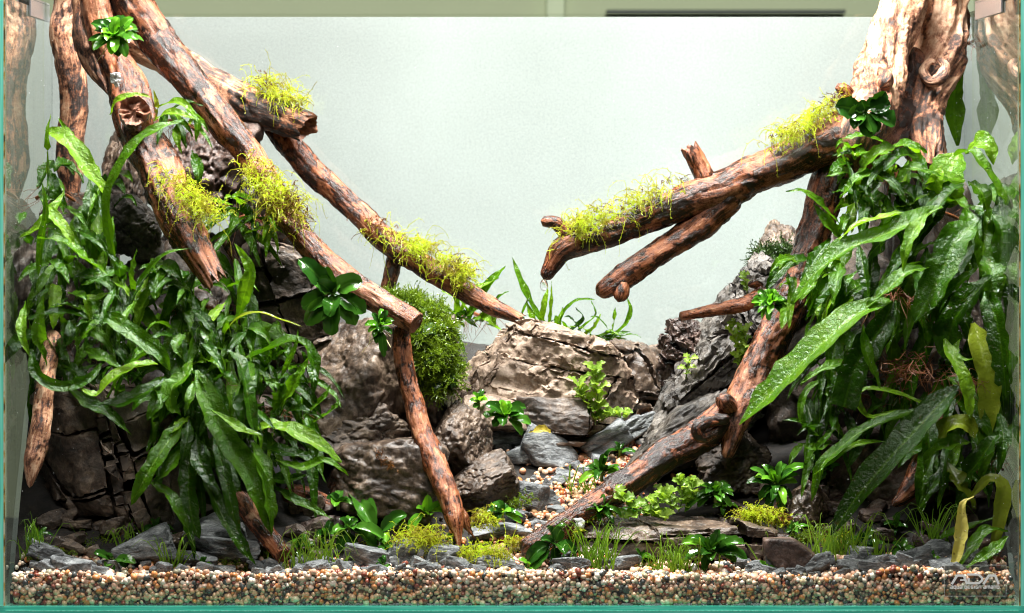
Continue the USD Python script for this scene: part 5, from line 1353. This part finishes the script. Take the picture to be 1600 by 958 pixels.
# stem plants with lobed leaves
def stemplant(label, stems, d, seed, ll=22, wl=11, m=None, lean=0.004, pale=0):
    g = np.random.default_rng(seed)
    t = Thing('stem_plant', label, 'plant', 'stem plants with toothed leaves')
    for pth in stems:
        p = px_path(pth, d, lean, 0)
        t.add('stem', tube(p, 0.0005, 0.0003, 5), M_PALEROOT if pale else M_GSTEM)
        c, s = resample(np.hstack([p, np.zeros((len(p), 1))]), 0.0027)
        for k in range(1, len(c)):
            for sd in (0, 1):
                az = k * 1.57 + sd * 3.14 + g.normal(0, .3)
                tip_f = k / len(c)
                out = np.array([math.cos(az), math.sin(az) * 0.8 - 0.25, 0.35 + 0.8 * tip_f ** 3 + g.normal(0, .2)])
                L = R(ll, d) * g.uniform(.7, 1.15) * (0.75 + 0.25 * tip_f)
                b = c[k, :3]; e = b + unit(out) * L
                ms, uv = leaf([b, (b + e) / 2 + [0, 0, L * .12], e - [0, 0, L * .1]], R(wl, d) * g.uniform(.8, 1.15), g, prof='lobed', face=(0, -.7, .75), nseg=14, nac=2, wave=.12)
                t.add('leaf', ms, m or M_STEMLEAF, uv=uv)
    t.done()


stemplant('light green toothed stem plant standing before the broad layered rock', [[(930, 664), (932, 640), (934, 612), (930, 582)], [(938, 660), (912, 625), (904, 604)], [(935, 660), (955, 650), (978, 655)]], .17, 1, 24, 12)
stemplant('yellow green toothed stem plant creeping in front of the lying log', [[(1000, 800), (985, 790), (972, 776)], [(1000, 800), (1020, 790), (1042, 778)], [(1005, 805), (1020, 806), (1040, 812)], [(990, 805), (975, 810)]], .05, 2, 26, 15)
stemplant('green toothed sprigs beside the lying log above the slab', [[(1060, 800), (1066, 780), (1064, 752)], [(1070, 800), (1082, 772), (1080, 756)], [(1050, 795), (1038, 770)]], .068, 3, 22, 13)
stemplant('pale toothed stem plant with bare roots left of the right hand root', [[(1165, 575), (1156, 545), (1142, 515)], [(1168, 575), (1168, 550), (1162, 520)], [(1172, 595), (1160, 575), (1150, 560)], [(1165, 600), (1168, 580), (1180, 560)]], .115, 4, 22, 11)
stemplant('tiny pale sprout on the grey rock slope', [[(1072, 592), (1074, 575), (1078, 562)]], .15, 5, 18, 9)
stemplant('small green sprig on the rock above the right hand twig', [[(1168, 462), (1166, 448), (1164, 432)]], .13, 6, 16, 9)


# grass tufts
def grass(label, at, n, hpx, seed, spread=1.0, droop=0.6, w=2.6, lift=0):
    g = np.random.default_rng(seed)
    c = G(*at)
    blades, uvs = [], []
    for k in range(n):
        a = g.uniform(0, 6.283)
        b = c + np.array([g.normal(0, 0.0035 * spread), g.normal(0, 0.0025), -0.001])
        b[2] = max(b[2], HT(b[0], b[1]) - 0.001); b[1] = max(b[1], 0.006)
        L = R(hpx, c[1]) * g.uniform(0.5, 1.6)
        out = np.array([math.cos(a), math.sin(a) * 0.6 - 0.15, 0]) * g.uniform(0.15, 0.9)
        e = b + (out + [0, 0, 1]) * L * 0.8
        tip = e + out * L * 0.4 - [0, 0, L * droop * np.linalg.norm(out) * g.uniform(.3, 1.2)]
        tip[1] = max(tip[1], 0.003); e[1] = max(e[1], 0.004)
        ms, uv = leaf([b, (b + e) / 2 + [0, 0, L * .08], e, tip], R(w, c[1]) * g.uniform(.5, .9), g, prof='blade', face=(0, -1, .3), nseg=9, nac=1, cup=.3, wave=0)
        blades.append(ms); uvs.append(uv)
    single('grass_tuft', join(blades), M_GRASS, label, 'grass', 'tufts of fine grass', uv=np.vstack(uvs))


grass('fine grass tuft at the left glass behind the flat slate', (58, 872), 34, 50, 1)
grass('fine grass tuft between the slanting slab and the large slate block', (270, 892), 26, 52, 2)
grass('wide grass tuft right of the short cut stick at the front', (490, 890), 60, 55, 3, spread=3.2)
grass('tall grass tuft before the foot of the lying log', (930, 886), 52, 62, 4, spread=1.8, w=3.2)
grass('sprawling pale grass in front of the slab', (1055, 892), 60, 50, 5, spread=2.4, droop=1.1)
grass('bright grass tuft right of the squared block', (1305, 872), 80, 60, 6, spread=2.6, w=2.8)
grass('thin grass tuft between slate chips, right front', (1368, 880), 30, 48, 7, spread=1.3)
grass('dark fine grass at the foot of the shaded rock, right', (1460, 850), 34, 55, 8, spread=1.6)
grass('thin grass beside the yellow rounded leaf on the path', (872, 690), 22, 46, 9, spread=1.2)
grass('few grass blades where the log meets the path plant', (910, 770), 16, 40, 10, spread=1.4)
grass('thin grass between slab and squared block', (1190, 880), 8, 40, 11)
grass('short grass behind the lone pair of glossy leaves', (200, 850), 26, 30, 12, spread=2)


# mosses
def strands(starts, dirs, lens, g, droop, wid=0.00024, seg=6, leafl=0.00105):
    """Moss threads: thin crossing ribbons with small side leaflets."""
    n = len(starts)
    Vs, Fs, off = [], [], 0
    p = starts.copy(); d = dirs.copy()
    P_ = [p.copy()]
    for k in range(seg):
        d = d + g.normal(0, 0.28, d.shape) + np.array([0, 0, -1]) * droop * (k + 1) / seg
        d /= np.linalg.norm(d, axis=1, keepdims=True)
        p = p + d * (lens / seg)[:, None]
        P_.append(p.copy())
    P_ = np.stack(P_, 1)
    T = np.gradient(P_, axis=1); T /= np.linalg.norm(T, axis=2, keepdims=True) + 1e-9
    S = np.cross(T, g.normal(size=(n, 1, 3))); S /= np.linalg.norm(S, axis=2, keepdims=True) + 1e-9
    N = np.cross(T, S)
    taper = np.linspace(1, 0.35, seg + 1)[None, :, None] * wid
    m = seg + 1
    for A in (S, N):
        a, b = P_ - A * taper, P_ + A * taper
        V = np.stack([a, b], 2).reshape(-1, 3)
        i = (np.arange(n)[:, None] * m + np.arange(seg)[None]) * 2
        F = np.stack([i, i + 1, i + 3, i + 2], -1).reshape(-1, 4)
        Vs.append(V); Fs.append(np.vstack([F[:, [0, 1, 2]], F[:, [0, 2, 3]]]) + off); off += len(V)
    # leaflets
    q = 2 * seg
    u = np.linspace(0.08, 0.97, q)
    idx = u * seg; k0 = np.minimum(idx.astype(int), seg - 1); fr = (idx - k0)[None, :, None]
    B = P_[:, k0] * (1 - fr) + P_[:, k0 + 1] * fr
    Tt, Ss = T[:, k0], S[:, k0]
    sg = np.where(np.arange(q) % 2 == 0, 1, -1)[None, :, None]
    out = Tt * 0.7 + (Ss * sg + g.normal(0, 0.5, B.shape)) * 0.8
    out /= np.linalg.norm(out, axis=2, keepdims=True)
    ll = leafl * g.uniform(0.6, 1.3, (n, q, 1))
    wv = np.cross(out, g.normal(size=B.shape)); wv /= np.linalg.norm(wv, axis=2, keepdims=True) + 1e-9
    V = np.stack([B, B + out * ll * 0.5 + wv * ll * 0.24, B + out * ll, B + out * ll * 0.5 - wv * ll * 0.24], 2).reshape(-1, 3)
    i = np.arange(n * q) * 4
    Fs.append(np.vstack([np.stack([i, i + 1, i + 2], 1), np.stack([i, i + 2, i + 3], 1)]) + off); Vs.append(V)
    return np.vstack(Vs), np.vstack(Fs)


def moss(label, spine, n, thick, length, seed, m=None, up=(0, -0.3, 1), droop=0.55, rust=0.25, hang=0.12, width=None):
    """A tuft laid along SPINE rows (px, py, depth) with half thickness px."""
    g = np.random.default_rng(seed)
    n, thick, length = int(n * 0.64), thick * 0.95, (length[0], length[1] * 1.12)
    sp_ = np.array([P(*q) for q in spine])
    c, s = resample(np.hstack([sp_, np.zeros((len(sp_), 1))]), 0.001) if len(sp_) > 1 else (np.hstack([sp_, [[0]]]), [0])
    d0 = spine[0][2]
    t = Thing('moss_tuft', label, 'moss', 'tufts of thread moss')

    def make(nn, ln, dr, th):
        k = g.integers(0, len(c), nn)
        hubs = g.integers(0, len(c), 6)
        k = np.where(g.random(nn) < .8, np.clip(hubs[g.integers(0, 6, nn)] + g.normal(0, max(1.5, len(c) * .05), nn).astype(int), 0, len(c) - 1), k)
        jit = g.normal(0, 1, (nn, 3)) * R(th, d0) * np.array([0.55, 0.5, 0.42])
        st_ = c[k, :3] + jit
        st_[:, 1] = np.maximum(st_[:, 1], 0.003)
        dv = g.normal(0, 0.75, (nn, 3)) + np.asarray(up) * 0.7
        dv /= np.linalg.norm(dv, axis=1, keepdims=True)
        L = R(1, d0) * g.uniform(ln[0], ln[1], nn) * g.uniform(0.35, 1.0, nn) ** 1.3
        return strands(st_, dv, L, g, dr)
    t.add('threads', make(n, length, droop, thick), m or M_MOSS, smooth=False)
    if rust:
        t.add('old_threads', make(int(n * rust), (length[0] * .6, length[1] * .6), 0.3, thick * 0.8), M_MOSSR, smooth=False)
    if hang:
        t.add('hanging_threads', make(max(3, int(n * hang)), (length[1], length[1] * 1.9), 1.1, thick), m or M_MOSS, smooth=False)
    t.done()


moss('bright thread moss on the stubby branch with the knobbed end', [(392, 120, .195), (425, 140, .185), (470, 166, .17)], 380, 20, (22, 52), 1)
moss('bright thread moss on the lower broken log, left of the long log', [(255, 275, .085), (290, 300, .075), (330, 335, .06)], 560, 26, (20, 46), 2, rust=.2)
moss('rust tinged thread moss wrapped round the middle of the long log', [(385, 262, .09), (420, 292, .085), (452, 330, .08), (470, 350, .08)], 620, 30, (22, 50), 3, rust=.9)
moss('bright thread moss draped along the slim straight branch', [(578, 350, .175), (630, 376, .17), (680, 400, .165), (725, 430, .163)], 700, 22, (22, 52), 4, rust=.3, hang=.1)
moss('bright thread moss on the long arm of the root, nearer its tip', [(900, 355, .075), (950, 335, .078), (1010, 308, .085), (1060, 288, .09)], 640, 20, (22, 48), 5, rust=.12)
moss('yellow thread moss where the arm leaves the root stock', [(1200, 228, .095), (1240, 205, .1), (1280, 178, .11), (1318, 152, .118)], 520, 18, (22, 48), 6, rust=.2)
moss('bright thread moss at the left of the leaning stick foot', [(620, 846, .035), (660, 842, .035), (700, 846, .037)], 520, 20, (20, 44), 7, rust=.25, hang=.02, up=(0, -.1, 1))
moss('bright thread moss at the right of the leaning stick foot', [(730, 868, .028), (760, 866, .028), (785, 870, .028)], 420, 16, (20, 42), 8, rust=.1, hang=.02)
moss('thread moss behind the prong of the leaning stick', [(745, 815, .05), (765, 808, .05)], 150, 16, (18, 38), 9, rust=.2, hang=.02)
moss('flat yellow green moss on the right end of the slab', [(1160, 808, .055), (1195, 806, .055), (1230, 815, .055)], 480, 15, (18, 38), 10, rust=.35, hang=.02)
moss('mossy stub with green threads at the left front before the cracked rock', [(130, 860, .045), (155, 850, .05), (185, 845, .055)], 260, 18, (16, 34), 11, rust=.2, hang=.05, m=M_PAD)
moss('green moss at the foot of the cracked rock, left', [(210, 838, .06), (235, 835, .06)], 200, 16, (16, 34), 12, rust=.1, m=M_PAD)
moss('green moss under the tip of the short cut stick, left front', [(405, 868, .04), (430, 874, .036)], 160, 13, (14, 28), 13, rust=.1, m=M_PAD, hang=.02)
moss('low green moss among the slate at the right front', [(1395, 862, .045), (1430, 860, .045), (1470, 856, .05)], 260, 14, (16, 32), 14, rust=.15, m=M_PAD, hang=.02)
moss('thread moss behind the bright grass right of the squared block', [(1290, 850, .05), (1330, 850, .05)], 220, 15, (16, 34), 15, rust=.2, hang=.02)
moss('rusty thread lying across the dark boulder', [(588, 712, .058), (608, 722, .057), (622, 738, .056)], 36, 5, (10, 22), 16, m=M_MOSSR, rust=0, hang=0)
moss('wisps of moss at the tip of the long root arm', [(880, 372, .084), (868, 384, .083)], 26, 12, (14, 40), 17, rust=0, hang=.3)


moss('wide low thread moss among slates left of the front mosses', [(505, 862, .05), (560, 856, .05), (600, 850, .05)], 160, 12, (14, 32), 18, rust=.3, hang=.02)
moss('sparse thread moss on gravel right of the front mosses', [(790, 852, .04), (815, 846, .042)], 130, 12, (14, 32), 19, rust=.1, hang=.02)
moss('low moss along the foot of the slab', [(1000, 886, .03), (1040, 890, .028), (1080, 888, .03)], 160, 10, (12, 28), 20, rust=.2, hang=.02, m=M_PAD)

moss('thin green moss creeping between the rubble and the left glass', [(50, 868, .03), (85, 862, .035), (115, 868, .03)], 150, 10, (10, 26), 21, rust=.2, hang=.02, m=M_PAD)
moss('thin green moss at the base of the large slate block', [(300, 872, .035), (350, 884, .028), (390, 880, .03)], 150, 9, (10, 24), 22, rust=.2, hang=.02, m=M_PAD)
moss('green moss along the lower edge of the lying log', [(890, 838, .04), (930, 812, .048), (960, 796, .055)], 170, 9, (10, 26), 23, rust=.15, hang=.02)
moss('low moss at the foot of the squared block and crumbly stone', [(1236, 842, .05), (1275, 838, .052), (1300, 832, .055)], 190, 11, (12, 28), 24, rust=.3, hang=.02, m=M_PAD)
moss('green moss on the path side of the angular brown boulder', [(800, 790, .085), (826, 776, .09)], 110, 9, (10, 24), 25, rust=.1, hang=.02, m=M_PAD)
moss('thin moss on the dark ground below the right ferns', [(1480, 872, .035), (1530, 866, .035), (1560, 872, .03)], 150, 10, (12, 28), 26, rust=.2, hang=.02, m=M_PAD)


def pad(label, spots, n, seed, m=M_PAD, core=M_PADD):
    """Cushion moss: rounded cores (px, py, depth, rx, rz, ry m) covered with short fronds."""
    g = np.random.default_rng(seed)
    t = Thing('cushion_moss', label, 'moss')
    cores, S_, D_ = [], [], []
    for (px, py, d, rx, rz, ry) in spots:
        V, F = rock_mesh(P(px, py, d), (R(rx, d) * .93, ry * .93, R(rz, d) * .93), seed + int(px), n=8, p=6, amp=.12, ridge=0, sub=4)
        cores.append((V, F))
        mm = trimesh.Trimesh(V, F, process=False)
        nn = int(n * rx * rz / sum(q[3] * q[4] for q in spots))
        pts, fi = trimesh.sample.sample_surface(mm, nn, seed=int(g.integers(1e6)))
        S_.append(pts); D_.append(mm.face_normals[fi])
    t.add('cushion', join(cores), core)
    S_, D_ = np.vstack(S_), np.vstack(D_)
    keep = (D_[:, 1] < 0.45) & (fbm(S_ * 170, 2, seed) > 0.41)
    S_, D_ = S_[keep], D_[keep]
    dv = D_ + g.normal(0, .55, D_.shape) + [0, -.1, .3]
    dv /= np.linalg.norm(dv, axis=1, keepdims=True)
    t.add('fronds', strands(S_ - D_ * .0006, dv, g.uniform(.002, .0105, len(S_)) ** 1.0, g, .3, wid=.00035, seg=3, leafl=.0016), m, smooth=False)
    t.done()


pad('thick green moss cushion on the steep rock right of the sawn log end', [(614, 464, .14, 16, 9, .010), (640, 472, .135, 20, 13, .012), (668, 490, .13, 22, 17, .014), (694, 516, .125, 16, 16, .012), (662, 522, .114, 22, 22, .014), (698, 552, .118, 15, 20, .012), (674, 566, .11, 20, 22, .012), (704, 596, .114, 9, 15, .009), (684, 604, .112, 12, 14, .009), (712, 572, .12, 8, 10, .007), (662, 596, .114, 9, 12, .007)], 5200, 5)
pad('small dark moss cushion on the brown grey rock top by the right hand root', [(1206, 408, .19, 30, 27, .015), (1222, 392, .195, 16, 16, .01)], 1300, 6, m=M_PADD)

# hanging roots, drop and flecks
g = np.random.default_rng(55)
rt = []
for k in range(120):
    a = P(g.normal(1425, 24), g.normal(572, 10), g.uniform(.06, .085))
    b = a + np.array([g.normal(0, .010), g.normal(-.002, .004), g.normal(-.006, .006)])
    rt.append(tube([a, (a + b) / 2 + g.normal(0, .003, 3), b], .0003, .00015, 4))
single('root_mat', join(rt), M_ROOT, 'tangled mat of red brown roots in the right fern thicket', 'roots', kind='stuff')
V, F = ICO[3]
c = P(850, 447, .085)
dr = V * R(6.5, .085)
dr = dr * np.array([1, 1, 1.1]); dr[:, 2] += np.where(dr[:, 2] > 0, dr[:, 2] * .6, 0)
single('water_drop', (dr + c, F), M_WATER, 'clear water drop hanging from the tip of the long root arm', 'water drop')
V, F = rock_mesh(P(900, 818, .043), (R(14, .04), .004, R(12, .04)), 4, n=10, p=8, amp=.2, sub=3)
single('white_pebble', (V, F), M_FOAM, 'white lump wedged between the lying log and the slab', 'stone')
V, F = join([rock_mesh(P(180 + q[0], 120 + q[1], .112), (R(q[2], .11), .003, R(q[2], .11)), 9 + k, n=12, p=5, amp=.3, freq=3.5, sub=4) for k, q in enumerate([(0, 6, 8), (3, -3, 6), (-4, -1, 5), (2, 12, 5)])])
single('white_tuft', (V, F), M_FOAM, 'white cottony lump on the broken log just below the bright clump', 'cotton tuft')
print('tris', sum(len(UsdGeom.Mesh(p).GetFaceVertexCountsAttr().Get()) for p in stage.Traverse() if p.IsA(UsdGeom.Mesh)))
